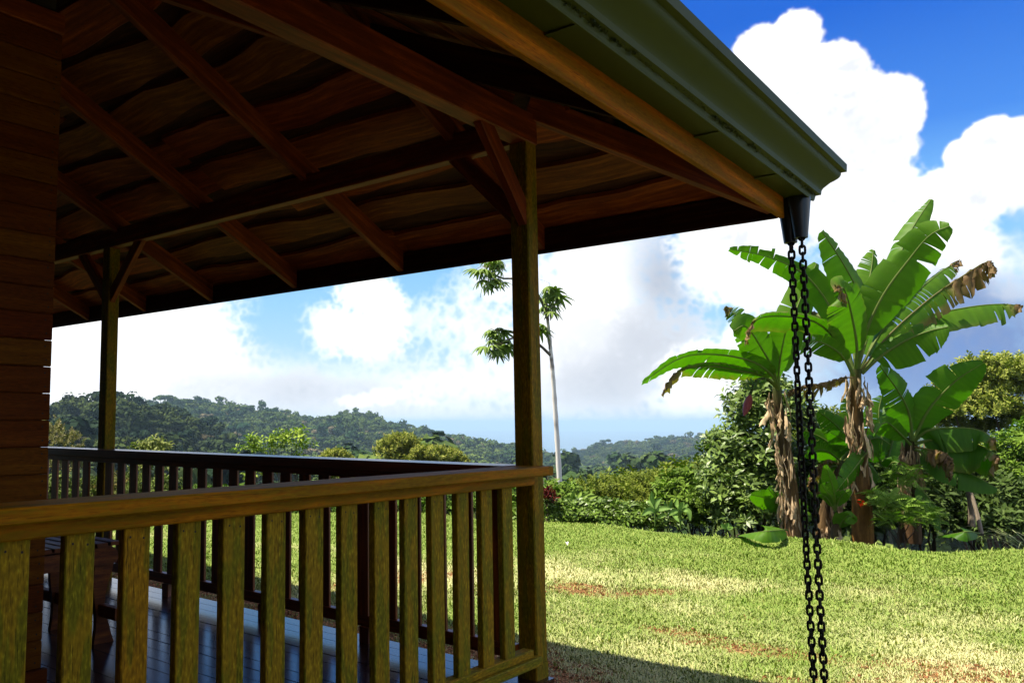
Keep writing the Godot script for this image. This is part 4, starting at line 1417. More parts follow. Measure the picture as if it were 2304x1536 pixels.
	for q in [
		[[Vector2(1893, 1035), Vector2(1915, 1000), Vector2(1880, 955), Vector2(1842, 925)], 13.0, 12.8, 0.22, 0.2, 0.2, 0.1, 0.0, 0.1, 0.3],
		[[Vector2(1897, 1035), Vector2(1918, 990), Vector2(1912, 940), Vector2(1901, 896)], 13.0, 13.1, 0.16, 0.1, 0.2, 0.0, 0.0, 0.05, 0.65],
		[[Vector2(1895, 1040), Vector2(1930, 1010), Vector2(1900, 990), Vector2(1868, 972)], 13.0, 12.5, 0.2, 0.6, 0.3, 0.2, 0.0, 0.1, 0.15],
		[[Vector2(1960, 1005), Vector2(1945, 1025), Vector2(1918, 1060), Vector2(1888, 1098)], 12.2, 11.9, 0.21, 0.35, 0.2, 0.1, 0.0, 0.05, 0.15],
		[[Vector2(1895, 1040), Vector2(1870, 1020), Vector2(1845, 1012), Vector2(1815, 1020)], 13.0, 12.6, 0.2, 0.7, 0.3, 0.3, 0.0, 0.1, 0.3],
		[[Vector2(1895, 1040), Vector2(1940, 1000), Vector2(1975, 985), Vector2(2005, 1000)], 13.0, 12.9, 0.22, 0.5, 0.3, 0.3, 0.0, 0.1, 0.25],
		[[Vector2(1895, 1045), Vector2(1862, 1040), Vector2(1838, 1060), Vector2(1822, 1095)], 13.0, 12.6, 0.17, 0.6, 0.4, 0.4, 0.9, 0.3, 0.3],
		[[Vector2(1897, 1045), Vector2(1880, 1010), Vector2(1850, 985), Vector2(1812, 968)], 13.0, 13.2, 0.24, 0.3, 0.2, 0.2, 0.0, 0.08, 0.1],
		[[Vector2(1897, 1045), Vector2(1925, 1035), Vector2(1955, 1045), Vector2(1985, 1080)], 13.0, 12.8, 0.22, 0.4, 0.3, 0.3, 0.0, 0.08, 0.1],
		[[Vector2(1895, 1050), Vector2(1870, 1050), Vector2(1845, 1075), Vector2(1838, 1120)], 13.0, 12.9, 0.2, 0.2, 0.3, 0.2, 0.0, 0.1, 0.3],
		[[Vector2(1990, 1040), Vector2(1985, 980), Vector2(1978, 930), Vector2(1985, 890)], 13.4, 13.6, 0.26, 0.1, 0.2, 0.1, 0.0, 0.08, 0.2],
		[[Vector2(1995, 1045), Vector2(2010, 990), Vector2(2030, 950), Vector2(2035, 915)], 13.4, 13.7, 0.24, 0.3, 0.2, 0.1, 0.0, 0.08, 0.3],
		[[Vector2(1990, 1050), Vector2(1965, 1010), Vector2(1950, 990), Vector2(1925, 985)], 13.4, 13.2, 0.2, 0.5, 0.2, 0.2, 0.0, 0.1, 0.2],
		[[Vector2(1995, 1060), Vector2(2010, 1040), Vector2(2030, 1050), Vector2(2035, 1090)], 13.3, 12.9, 0.2, 0.4, 0.3, 0.3, 0.0, 0.1, 0.1],
	]:
		k += 1
		put("leaf", banana_leaf(path_at(q[0], [q[1], q[2]]), face, q[3], q[4], q[5], q[6], q[7], q[8], 400 + k, 0.1, q[9]), mats["banana leaf"], back)

	var suckers := [
		["banana_sucker", "small banana sucker with a yellowish leaf between the two tall stems", Vector2(1880, 1203), 12.0, [
			[[Vector2(1880, 1150), Vector2(1878, 1110), Vector2(1868, 1075), Vector2(1858, 1045)], 0.13, 0.1, 0.0, 0.55],
			[[Vector2(1880, 1150), Vector2(1872, 1120), Vector2(1860, 1105), Vector2(1849, 1088)], 0.08, 0.3, 0.0, 0.95],
			[[Vector2(1881, 1150), Vector2(1888, 1125), Vector2(1900, 1110), Vector2(1916, 1102)], 0.08, 0.8, 0.0, 0.4],
			[[Vector2(1880, 1152), Vector2(1865, 1125), Vector2(1850, 1112), Vector2(1840, 1108)], 0.06, 0.8, 0.1, 0.4],
			[[Vector2(1884, 1196), Vector2(1895, 1175), Vector2(1908, 1160), Vector2(1920, 1162)], 0.15, 0.3, 0.0, 0.5]]],
		["banana_sucker", "low banana sucker with two broad bright leaves left of the left stem", Vector2(1765, 1192), 12.9, [
			[[Vector2(1766, 1165), Vector2(1748, 1135), Vector2(1722, 1120), Vector2(1690, 1113)], 0.17, 0.45, 0.0, 0.7],
			[[Vector2(1766, 1165), Vector2(1758, 1140), Vector2(1742, 1115), Vector2(1728, 1098)], 0.18, 0.1, 0.0, 0.5],
			[[Vector2(1768, 1170), Vector2(1785, 1150), Vector2(1800, 1140), Vector2(1812, 1145)], 0.15, 0.3, 0.0, 0.4],
			[[Vector2(1770, 1176), Vector2(1792, 1165), Vector2(1812, 1160), Vector2(1826, 1170)], 0.14, 0.4, 0.0, 0.4]]],
	]
	for q in suckers:
		var o := thing(q[0], q[1], "banana plant", Vector3.ZERO, "young banana suckers")
		banana_stem(o, at(q[2].x, q[2].y, q[3]), at(q[4][0][0][0].x, q[4][0][0][0].y, q[3]), 0.045, 5, 0.3, 310 + k, Color(0.22, 0.18, 0.09))
		for l in q[4]:
			k += 1
			put("leaf", banana_leaf(path_at(l[0], [q[3], q[3] - 0.3]), face, l[1], l[2], 0.2, 0.15, l[3], 0.04, 400 + k, 0.15, l[4]), mats["banana leaf"], o)
	var fallen := put("fallen_banana_leaf", banana_leaf([onground(1772, 1192, GROUND + 0.06), onground(1748, 1193, GROUND + 0.24), onground(1705, 1197, GROUND + 0.22), onground(1662, 1204, GROUND + 0.05)], Vector3(-0.5, 0.7, 0.5).normalized(), 0.13, 0.2, 0.2, 0.1, 0.0, 0.03, 499, 0.1, 0.6), mats["banana leaf"])
	tag(fallen, "fallen green banana leaf lying on the lawn edge", "leaf")
	fallen = put("fallen_banana_leaf", banana_leaf([onground(2205, 1200, GROUND + 0.06), onground(2180, 1196, GROUND + 0.18), onground(2150, 1200, GROUND + 0.14), onground(2105, 1207, GROUND + 0.03)], Vector3(-0.5, 0.7, 0.5).normalized(), 0.11, 0.2, 0.2, 0.1, 0.0, 0.03, 498, 0.1, 0.1), mats["banana leaf"])
	tag(fallen, "dark fallen banana leaf lying below the leaning trunks", "leaf")


func shrubs() -> void:
	var broadleaf := spray(11, 0.15, 0.062, 0.16, 0.25, 0.25, 61)
	var smallleaf := spray(16, 0.075, 0.036, 0.16, 0.35, 0.15, 62)
	var longleaf := spray(9, 0.20, 0.055, 0.12, 0.5, 0.35, 63)
	var olive := [Color(0.09, 0.125, 0.014), Color(0.25, 0.30, 0.04)]
	var green := [Color(0.065, 0.115, 0.012), Color(0.18, 0.29, 0.035)]
	var deep := [Color(0.05, 0.09, 0.014), Color(0.14, 0.22, 0.04)]
	var B := func(x: float, y: float, dist: float, rx: float, ry: float, rz: float) -> Array: return [at(x, y, dist), Vector3(rx, ry, rz)]
	var F := func(x: float, dist: float) -> Vector3:
		var p := at(x, 951.0, dist)
		return Vector3(p.x, land(p.x, p.z), p.z)
	# the clipped hedge to the right of the corner post, plant by plant
	for i in 8:
		var x := 1195.0 + i * 41.0
		var dist := 13.75 - i * 0.09
		var y := 1150.0 + i * 2.6
		shrub("hedge_shrub", ["low dark green hedge shrub at the corner post end of the hedge", "second low glossy hedge shrub from the corner post", "third low glossy hedge shrub from the corner post", "fourth low glossy hedge shrub from the corner post", "low hedge shrub fifth from the corner post", "low hedge shrub sixth from the corner post", "low hedge shrub next to last before the lance leaved plants", "last low hedge shrub touching the lance leaved plants"][i], "shrub", F.call(x, dist), [B.call(x, y, dist, 0.22, 0.17, 0.24), B.call(x + 12, y + 12, dist - 0.1, 0.2, 0.16, 0.2), B.call(x - 10, y + 14, dist - 0.15, 0.18, 0.14, 0.2)], broadleaf, 150, 0.62, green[0] * 0.9, green[1], 700 + i, "low hedge along the lawn", "glossy foliage", 0.012, 0.6)
	# the bushes behind the hedge
	var masses := [
		[1265, 1130, 16.5, 0.7, 0.28, 0.6, "pale green bush just right of the corner post above the hedge"],
		[1345, 1120, 16.8, 0.75, 0.38, 0.7, "yellow green bush with the lime fronds in front of it"],
		[1425, 1114, 17.0, 0.75, 0.46, 0.8, "olive bush in the middle of the bank behind the hedge"],
		[1500, 1114, 17.0, 0.8, 0.54, 0.8, "rounded olive bush above the lance leaved plants"],
		[1570, 1108, 16.6, 0.8, 0.6, 0.8, "tallest olive bush of the bank beside the glossy tree"],
		[1470, 1120, 15.4, 0.55, 0.4, 0.5, "low brownish bush directly behind the hedge end"],
		[1545, 1125, 14.8, 0.65, 0.45, 0.5, "dark bush in the shade behind the lance leaved plants"],
		[1625, 1130, 14.2, 0.6, 0.5, 0.5, "low leafy bush at the foot of the glossy tree"],
	]
	for i in masses.size():
		var q: Array = masses[i]
		var c := olive if i in [1, 2, 3, 4, 5] else green
		shrub("bush", q[6], "bush", F.call(q[0], q[2]), [B.call(q[0], q[1], q[2], q[3], q[4], q[5]), B.call(q[0] + 30, q[1] + 18, q[2] - 0.3, q[3] * 0.6, q[4] * 0.7, q[5] * 0.6), B.call(q[0] - 32, q[1] + 22, q[2] - 0.2, q[3] * 0.6, q[4] * 0.6, q[5] * 0.6), B.call(q[0], q[1] + 45, q[2] - 0.2, q[3] * 0.8, q[4] * 0.7, q[5] * 0.7)], smallleaf if i % 2 else broadleaf, 430, 0.85, c[0], c[1], 720 + i, "bushes on the bank behind the hedge", "foliage", 0.02, 0.5)
	# the glossy tree left of the bananas
	shrub("glossy_tree", "small glossy dark tree left of the bananas with dense leafy crown", "tree", F.call(1690, 14.3), [
		B.call(1700, 960, 14.3, 0.55, 0.75, 0.55), B.call(1730, 900, 14.4, 0.45, 0.45, 0.45), B.call(1665, 1050, 14.1, 0.62, 0.5, 0.6), B.call(1635, 1010, 14.3, 0.35, 0.3, 0.35), B.call(1720, 1090, 14.0, 0.6, 0.5, 0.5), B.call(1640, 1120, 13.7, 0.5, 0.4, 0.5), B.call(1680, 1160, 13.4, 0.6, 0.32, 0.5), B.call(1790, 960, 14.5, 0.5, 0.6, 0.5), B.call(1800, 1080, 14.4, 0.5, 0.6, 0.5)], broadleaf, 1150, 0.95, deep[0] * 1.2, Color(0.22, 0.32, 0.065), 740, "", "glossy foliage", 0.035, 0.45)
	# dark thicket behind and right of the bananas
	var thick := [
		[1850, 1120, 14.6, 0.8, 0.7, 0.5, "dark thicket shrub behind the chains"], [1960, 1110, 14.6, 0.9, 0.8, 0.5, "dark thicket shrub behind the tallest banana stem"], [2080, 1120, 14.2, 0.9, 0.7, 0.6, "dark thicket shrub behind the shorter banana plant"],
		[2180, 1130, 14.4, 0.8, 0.75, 0.6, "shaded brown shrub behind the leaning trunks"], [2260, 1150, 13.8, 0.6, 0.5, 0.5, "low dark shrub below the pale grass"],
	]
	for i in thick.size():
		var q: Array = thick[i]
		shrub("thicket_shrub", q[6], "shrub", F.call(q[0], q[2]), [B.call(q[0], q[1], q[2], q[3], q[4], q[5]), B.call(q[0] - 20, q[1] + 45, q[2] - 0.5, q[3] * 0.7, q[4] * 0.5, 0.4), B.call(q[0] + 30, q[1] - 40, q[2] + 0.4, q[3] * 0.8, q[4] * 0.7, 0.5), B.call(q[0] + 10, 1178, q[2] - 0.2, q[3] * 0.9, 0.28, 0.5)], broadleaf, 680, 0.9, deep[0], Color(0.10, 0.15, 0.04), 760 + i, "dark thicket behind the bananas", "foliage", 0.03, 0.4)
	shrub("leafy_bush", "bright green leafy bush at the right edge above the pale grass", "bush", F.call(2290, 14.5), [B.call(2295, 1040, 14.5, 0.5, 0.5, 0.5), B.call(2275, 1100, 14.3, 0.35, 0.35, 0.35), B.call(2310, 1110, 14.2, 0.4, 0.4, 0.4), B.call(2320, 1000, 14.7, 0.5, 0.4, 0.4)], longleaf, 420, 0.8, Color(0.09, 0.17, 0.015), Color(0.20, 0.32, 0.04), 775, "", "foliage", 0.02)
	# the spreading tree behind, its limbs showing through
	var tree := shrub("spreading_tree", "spreading tree on the right with pale limbs showing through its flat crown", "tree", F.call(2270, 36.0) , [
		B.call(2255, 850, 36.0, 2.3, 0.75, 2.0), B.call(2190, 895, 36.0, 1.6, 0.6, 1.6), B.call(2320, 880, 36.0, 1.8, 0.7, 1.6), B.call(2150, 935, 35.5, 1.1, 0.4, 1.2), B.call(2240, 930, 35.0, 1.5, 0.4, 1.2), B.call(2310, 950, 35.0, 1.2, 0.4, 1.2), B.call(2130, 960, 36.5, 0.9, 0.35, 1.0), B.call(2215, 975, 36.0, 0.9, 0.3, 1.0)], smallleaf, 2200, 2.5, Color(0.17, 0.21, 0.025), Color(0.36, 0.40, 0.08), 780, "", "foliage", 0.11, 0.7, 0.6)
	# two bushy trees seen over the thicket, left of the tallest stem
	shrub("tree_beyond", "yellow green tree top seen between the two tall banana stems", "tree", F.call(1860, 30.0), [B.call(1860, 975, 30.0, 1.0, 0.6, 1.0), B.call(1830, 1000, 30.0, 0.9, 0.6, 0.9), B.call(1890, 1010, 30.0, 0.9, 0.6, 0.9)], smallleaf, 500, 2.2, olive[0], olive[1], 785, "", "foliage", 0.06)
	shrub("tree_beyond", "olive tree crown seen through the leaning trunks on the right", "tree", F.call(2180, 26.0), [B.call(2170, 1060, 26.0, 1.5, 0.6, 1.2), B.call(2225, 1090, 25.0, 1.3, 0.6, 1.0), B.call(2130, 1100, 25.0, 1.2, 0.6, 1.0)], smallleaf, 600, 2.0, olive[0], olive[1], 786, "", "foliage", 0.06)
	# leaning pale trunks
	for q in [[Vector2(2188, 1185), Vector2(2186, 1135), Vector2(2178, 1085), Vector2(2180, 1050), 0.05, "thicker pale trunk standing in the thicket on the right"], [Vector2(2210, 1203), Vector2(2198, 1150), Vector2(2186, 1110), Vector2(2172, 1070), 0.032, "thin pale trunk leaning on the thicker one at the right"]]:
		var mb := MB.new()
		mb.col = Color(0.34, 0.29, 0.22)
		var pts := path_at([q[0], q[1], q[2], q[3]], [13.0 if q[4] > 0.04 else 12.3, 13.2])
		var pp := PackedVector3Array()
		var pr := PackedFloat32Array()
		for i in 9:
			pp.append(curve(pts, i / 8.0))
			pr.append(q[4] * (1.0 - 0.04 * i))
		mb.tube(pp, pr, 9, true, 0.6, 1.0)
		tag(put("bare_sapling", mb.mesh(), mats["bark"]), q[5], "tree", "leaning trunks in the thicket")
	# feathery shrub with red flowers
	var fern := frond(9, 0.26, 0.05, 0.024, 66)
	var feathery := shrub("feathery_shrub", "feathery shrub with small red flowers in front of the tallest banana stem", "shrub", F.call(2010, 11.7), [B.call(1985, 1135, 11.8, 0.26, 0.2, 0.25), B.call(2040, 1150, 11.7, 0.34, 0.2, 0.3), B.call(2080, 1170, 11.6, 0.25, 0.14, 0.25), B.call(2010, 1175, 11.6, 0.25, 0.12, 0.2), B.call(2030, 1085, 12.0, 0.18, 0.3, 0.2)], fern, 105, 0.85, Color(0.10, 0.19, 0.02), Color(0.22, 0.36, 0.05), 790, "", "foliage", 0.012, 0.8)
	var petal := MB.new()
	for i in 6:
		var a: float = i * TAU / 6
		leaf_quad(petal, Vector3.ZERO, Vector3(cos(a), 0.5, sin(a)).normalized(), Vector3(-sin(a), 0, cos(a)), 0.035, 0.028, 0.2, 0.1, Color(0.75, 0.06, 0.015))
	for i in 7:
		var p := at(1934 + (i % 4) * 5, 1126 + (i * 7) % 12, 11.75 + 0.02 * i)
		put("flower", petal.mesh(), mats["foliage"], feathery, Transform3D(Basis.from_euler(Vector3(i, i * 2, i * 3)), p - feathery.position))
	# lance leaved plants by the lawn
	var lance := func(called: String, label: String, foot: Vector2, dist: float, leaves: Array, tone: Color, group: String) -> void:
		var o := thing(called, label, "plant", at(foot.x, foot.y, dist), group)
		var base := at(foot.x, foot.y, dist)
		var n := 0
		for l in leaves:
			n += 1
			var mb := MB.new()
			var pts := [base, at(l[0].x, l[0].y, dist), at(l[1].x, l[1].y, dist + l[3]), at(l[2].x, l[2].y, dist + l[3] * 2.0)]
			mb.col = tone * 0.9
			var pp := PackedVector3Array()
			var pr := PackedFloat32Array()
			for i in 8:
				pp.append(curve(pts, i / 7.0 * 0.4) - base); pr.append(0.008)
			mb.tube(pp, pr, 5)
			var rows := []; var uvs := []; var cols := []
			for i in 13:
				var t := 0.33 + 0.67 * i / 12.0
				var p := curve(pts, t) - base
				var tg := (curve(pts, minf(t + 0.03, 1.0)) - curve(pts, t - 0.03)).normalized()
				var s := tg.cross(Vector3(-0.6, 0.35, 0.6)).normalized()
				var nn := s.cross(tg)
				var w: float = l[4] * 0.8 * pow(sin(PI * clampf(i / 12.0 * 0.97 + 0.02, 0.0, 1.0)), 0.75)
				rows.append([p + s * w + nn * w * 0.35, p + s * w * 0.5 + nn * w * 0.1, p, p - s * w * 0.5 + nn * w * 0.1, p - s * w + nn * w * 0.35])
				uvs.append([Vector2(t, 0), Vector2(t, 0.25), Vector2(t, 0.5), Vector2(t, 0.75), Vector2(t, 1)])
				var g := 0.92 + 0.16 * fine.get_noise_2d(t * 600.0, n * 77.0)
				cols.append([tone * g, tone * 1.05, tone * 1.3, tone * 1.05, tone * g])
			mb.grid(rows, uvs, cols)
			put("leaf", mb.mesh(), mats["foliage"], o)
	lance.call("ginger_plant", "tall lance leaved plant with one wide leaf bent level to the left", Vector2(1474, 1184), 12.75, [[Vector2(1474, 1155), Vector2(1462, 1148), Vector2(1444, 1160), -0.1, 0.06], [Vector2(1472, 1140), Vector2(1467, 1122), Vector2(1466, 1104), 0.0, 0.05], [Vector2(1474, 1150), Vector2(1478, 1130), Vector2(1488, 1121), 0.05, 0.045], [Vector2(1476, 1152), Vector2(1490, 1144), Vector2(1510, 1144), -0.05, 0.05], [Vector2(1473, 1150), Vector2(1464, 1132), Vector2(1456, 1126), 0.05, 0.04], [Vector2(1478, 1168), Vector2(1490, 1160), Vector2(1500, 1160), -0.05, 0.04]], Color(0.15, 0.25, 0.06), "lance leaved plants by the lawn")
	lance.call("ginger_plant", "lance leaved plant with drooping leaves nearest the glossy tree", Vector2(1532, 1190), 12.6, [[Vector2(1530, 1150), Vector2(1533, 1138), Vector2(1538, 1128), 0.0, 0.05], [Vector2(1528, 1152), Vector2(1515, 1152), Vector2(1505, 1160), -0.05, 0.045], [Vector2(1534, 1152), Vector2(1548, 1150), Vector2(1553, 1172), -0.05, 0.055], [Vector2(1527, 1158), Vector2(1518, 1160), Vector2(1528, 1174), -0.08, 0.05], [Vector2(1533, 1150), Vector2(1540, 1140), Vector2(1547, 1133), 0.05, 0.04], [Vector2(1527, 1148), Vector2(1522, 1135), Vector2(1524, 1122), 0.05, 0.04]], Color(0.14, 0.24, 0.05), "lance leaved plants by the lawn")
	lance.call("ginger_plant", "slim lance leaved plant with upright leaves between the other two", Vector2(1505, 1186), 12.9, [[Vector2(1506, 1150), Vector2(1508, 1138), Vector2(1512, 1123), 0.0, 0.035], [Vector2(1503, 1155), Vector2(1498, 1140), Vector2(1495, 1128), 0.0, 0.035], [Vector2(1507, 1155), Vector2(1515, 1148), Vector2(1524, 1146), 0.0, 0.03]], Color(0.11, 0.20, 0.05), "lance leaved plants by the lawn")
	lance.call("lime_plant", "bright lime fronds standing behind the hedge beside the white trunk", Vector2(1300, 1150), 14.6, [[Vector2(1292, 1135), Vector2(1289, 1122), Vector2(1290, 1104), 0.0, 0.06], [Vector2(1300, 1135), Vector2(1310, 1120), Vector2(1324, 1112), 0.0, 0.05], [Vector2(1288, 1135), Vector2(1278, 1125), Vector2(1268, 1118), 0.0, 0.05], [Vector2(1304, 1135), Vector2(1322, 1122), Vector2(1345, 1115), 0.0, 0.05], [Vector2(1296, 1135), Vector2(1302, 1118), Vector2(1308, 1106), 0.1, 0.05]], Color(0.20, 0.30, 0.05), "")
	lance.call("broad_plant", "small broad leaved plant on the lawn edge before the glossy tree", Vector2(1632, 1196), 12.4, [[Vector2(1632, 1190), Vector2(1627, 1184), Vector2(1621, 1180), 0.0, 0.05], [Vector2(1634, 1190), Vector2(1642, 1186), Vector2(1650, 1186), 0.0, 0.05], [Vector2(1633, 1188), Vector2(1636, 1182), Vector2(1640, 1176), 0.0, 0.04]], Color(0.14, 0.27, 0.05), "")
	# red cordyline beside the post and pale grass at the right edge
	shrub("cordyline", "dark red leaved cordyline peeping out beside the corner post", "plant", F.call(1234, 13.4), [B.call(1234, 1130, 13.4, 0.09, 0.09, 0.09)], spray(9, 0.22, 0.05, 0.1, 0.6, 0.3, 64), 14, 0.7, Color(0.07, 0.008, 0.01), Color(0.16, 0.018, 0.015), 795, "", "foliage", 0.012)
	var gb := MB.new()
	var r := RandomNumberGenerator.new()
	r.seed = 99
	for i in 110:
		var a := r.randf() * TAU
		var out := Vector3(cos(a), 0, sin(a))
		var long := r.randf_range(0.6, 1.4)
		var rows := []; var uvs := []
		for j in 7:
			var t := j / 6.0
			var p := out * long * 0.75 * pow(t, 1.3) + Vector3.UP * long * (t * 1.1 - 0.75 * t * t * r.randf_range(0.9, 1.1))
			var s := out.cross(Vector3.UP) * 0.016 * (1.0 - t)
			rows.append([p - s, p + s])
			uvs.append([Vector2(t, 0), Vector2(t, 1)])
		gb.col = Color(0.14, 0.19, 0.06).lerp(Color(0.30, 0.33, 0.17), r.randf())
		gb.grid(rows, uvs)
	var tg := put("grass_clump", gb.mesh(), mats["foliage"], self, Transform3D(Basis(), F.call(2312, 12.3)))
	tag(tg, "pale long bladed grass clump arching in at the right edge", "grass")
	# seen through and above the far railing
	var row := [[60, 1120, 16.4, "leafy shrub half hidden by the plank wall"], [125, 1115, 16.6, "shrub right of the wall with dry orange leaves"], [185, 1112, 16.8, "shrub behind the far railing left of the dark post"], [250, 1115, 17.0, "shrub behind the dark post of the far railing"], [310, 1100, 17.0, "shrub whose leafy top rises above the far railing"], [380, 1112, 16.8, "low shrub right of the one that rises above the railing"], [450, 1120, 16.6, "low shrub midway along the far railing"], [520, 1128, 16.2, "low shrub left of the lime saplings"], [600, 1132, 16.0, "bright low shrub at the foot of the lime saplings"], [680, 1132, 15.8, "low shrub right of the lime saplings"], [760, 1130, 15.6, "low shrub behind the middle balusters of the far railing"], [840, 1128, 15.4, "low shrub behind the short middle post of the railing"], [920, 1126, 15.2, "low shrub third from the corner post behind the balusters"], [1000, 1126, 15.0, "low shrub second from the corner post behind the balusters"], [1080, 1126, 14.8, "low shrub behind the last balusters before the corner post"], [1150, 1130, 14.4, "low shrub behind the corner post"]]
	for i in row.size():
		var q: Array = row[i]
		var tall := 1.0 if i < 6 else 0.62
		var lo := Color(0.07, 0.10, 0.02)
		var hi := Color(0.19, 0.24, 0.05) if i % 3 else Color(0.26, 0.20, 0.06)
		if i > 5:
			lo = Color(0.05, 0.10, 0.012); hi = Color(0.15, 0.25, 0.03)
		shrub("border_shrub", q[3], "shrub", F.call(q[0], q[2] - 0.4), [B.call(q[0], q[1], q[2], 0.42, 0.36 * tall, 0.42), B.call(q[0] - 22, q[1] + 22, q[2] - 0.3, 0.32, 0.25 * tall, 0.3), B.call(q[0] + 22, q[1] + 26, q[2] - 0.3, 0.32, 0.25 * tall, 0.3)], broadleaf if i % 2 else smallleaf, 190, 0.75, lo, hi, 800 + i, "shrubs of the border beyond the far railing", "foliage", 0.014)
	shrub("pale_shrub", "tall pale leaved shrub rising beside the plank wall", "shrub", F.call(120, 17.4), [B.call(112, 985, 17.4, 0.3, 0.45, 0.3), B.call(150, 1005, 17.2, 0.28, 0.28, 0.3), B.call(110, 1050, 17.2, 0.5, 0.4, 0.4), B.call(170, 1050, 17.2, 0.35, 0.3, 0.3)], smallleaf, 300, 0.8, Color(0.14, 0.14, 0.045), Color(0.33, 0.29, 0.13), 830, "", "foliage", 0.016)
	shrub("leafy_shrub", "leafy shrub whose green top shows above the railing right of the dark post", "shrub", F.call(345, 17.6), [B.call(350, 1005, 17.6, 0.18, 0.12, 0.2), B.call(322, 1015, 17.6, 0.2, 0.1, 0.2), B.call(368, 1015, 17.6, 0.14, 0.1, 0.2), B.call(340, 1050, 17.4, 0.4, 0.3, 0.3)], broadleaf, 130, 0.75, Color(0.12, 0.15, 0.03), Color(0.30, 0.33, 0.10), 831, "", "foliage", 0.014)
	for q in [[572, 1000, 0.2, 832, "lime green sapling with forked stem above the far railing, left one"], [620, 992, 0.16, 833, "lime green sapling in the middle of the three"], [668, 985, 0.22, 834, "lime green sapling with the highest leaves, right one of three"]]:
		shrub("sapling", q[4], "sapling", F.call(q[0], 17.0), [B.call(q[0], q[1], 17.0, q[2], 0.1, q[2]), B.call(q[0] - 14, q[1] + 18, 16.9, q[2] * 0.7, 0.09, q[2]), B.call(q[0] + 14, q[1] + 24, 17.1, q[2] * 0.7, 0.09, q[2]), B.call(q[0] + 5, q[1] + 70, 17.0, q[2], 0.2, q[2])], broadleaf, 42, 0.8, Color(0.17, 0.27, 0.02), Color(0.32, 0.42, 0.06), q[3], "lime saplings beyond the far railing", "foliage", 0.013, 0.6)
	# the rounded yellowish trees on the slope beyond
	for q in [[900, 1008, 62.0, 1.5, 0.85, 840, "rounded yellowish tree standing above the far railing"], [965, 1030, 60.0, 1.3, 0.6, 841, "lower yellowish tree right of the rounded one"], [1012, 1034, 64.0, 0.9, 0.5, 842, "small yellowish tree right of the two larger ones"], [755, 1035, 66.0, 1.0, 0.5, 843, "small round grey green tree left of the rounded yellowish one"]]:
		var p: Vector3 = F.call(q[0], q[2])
		shrub("round_tree", q[6], "tree", p, [B.call(q[0], q[1], q[2], q[3], q[4], q[3]), B.call(q[0] - 25, q[1] + 14, q[2], q[3] * 0.6, q[4] * 0.7, q[3] * 0.7), B.call(q[0] + 25, q[1] + 12, q[2], q[3] * 0.6, q[4] * 0.7, q[3] * 0.7), B.call(q[0], q[1] + 40, q[2], q[3] * 0.9, q[4] * 0.9, q[3] * 0.8)], smallleaf, 700, 2.6, Color(0.17, 0.19, 0.025), Color(0.37, 0.39, 0.08), q[5], "yellowish trees on the slope", "foliage", 0.12, 0.6)


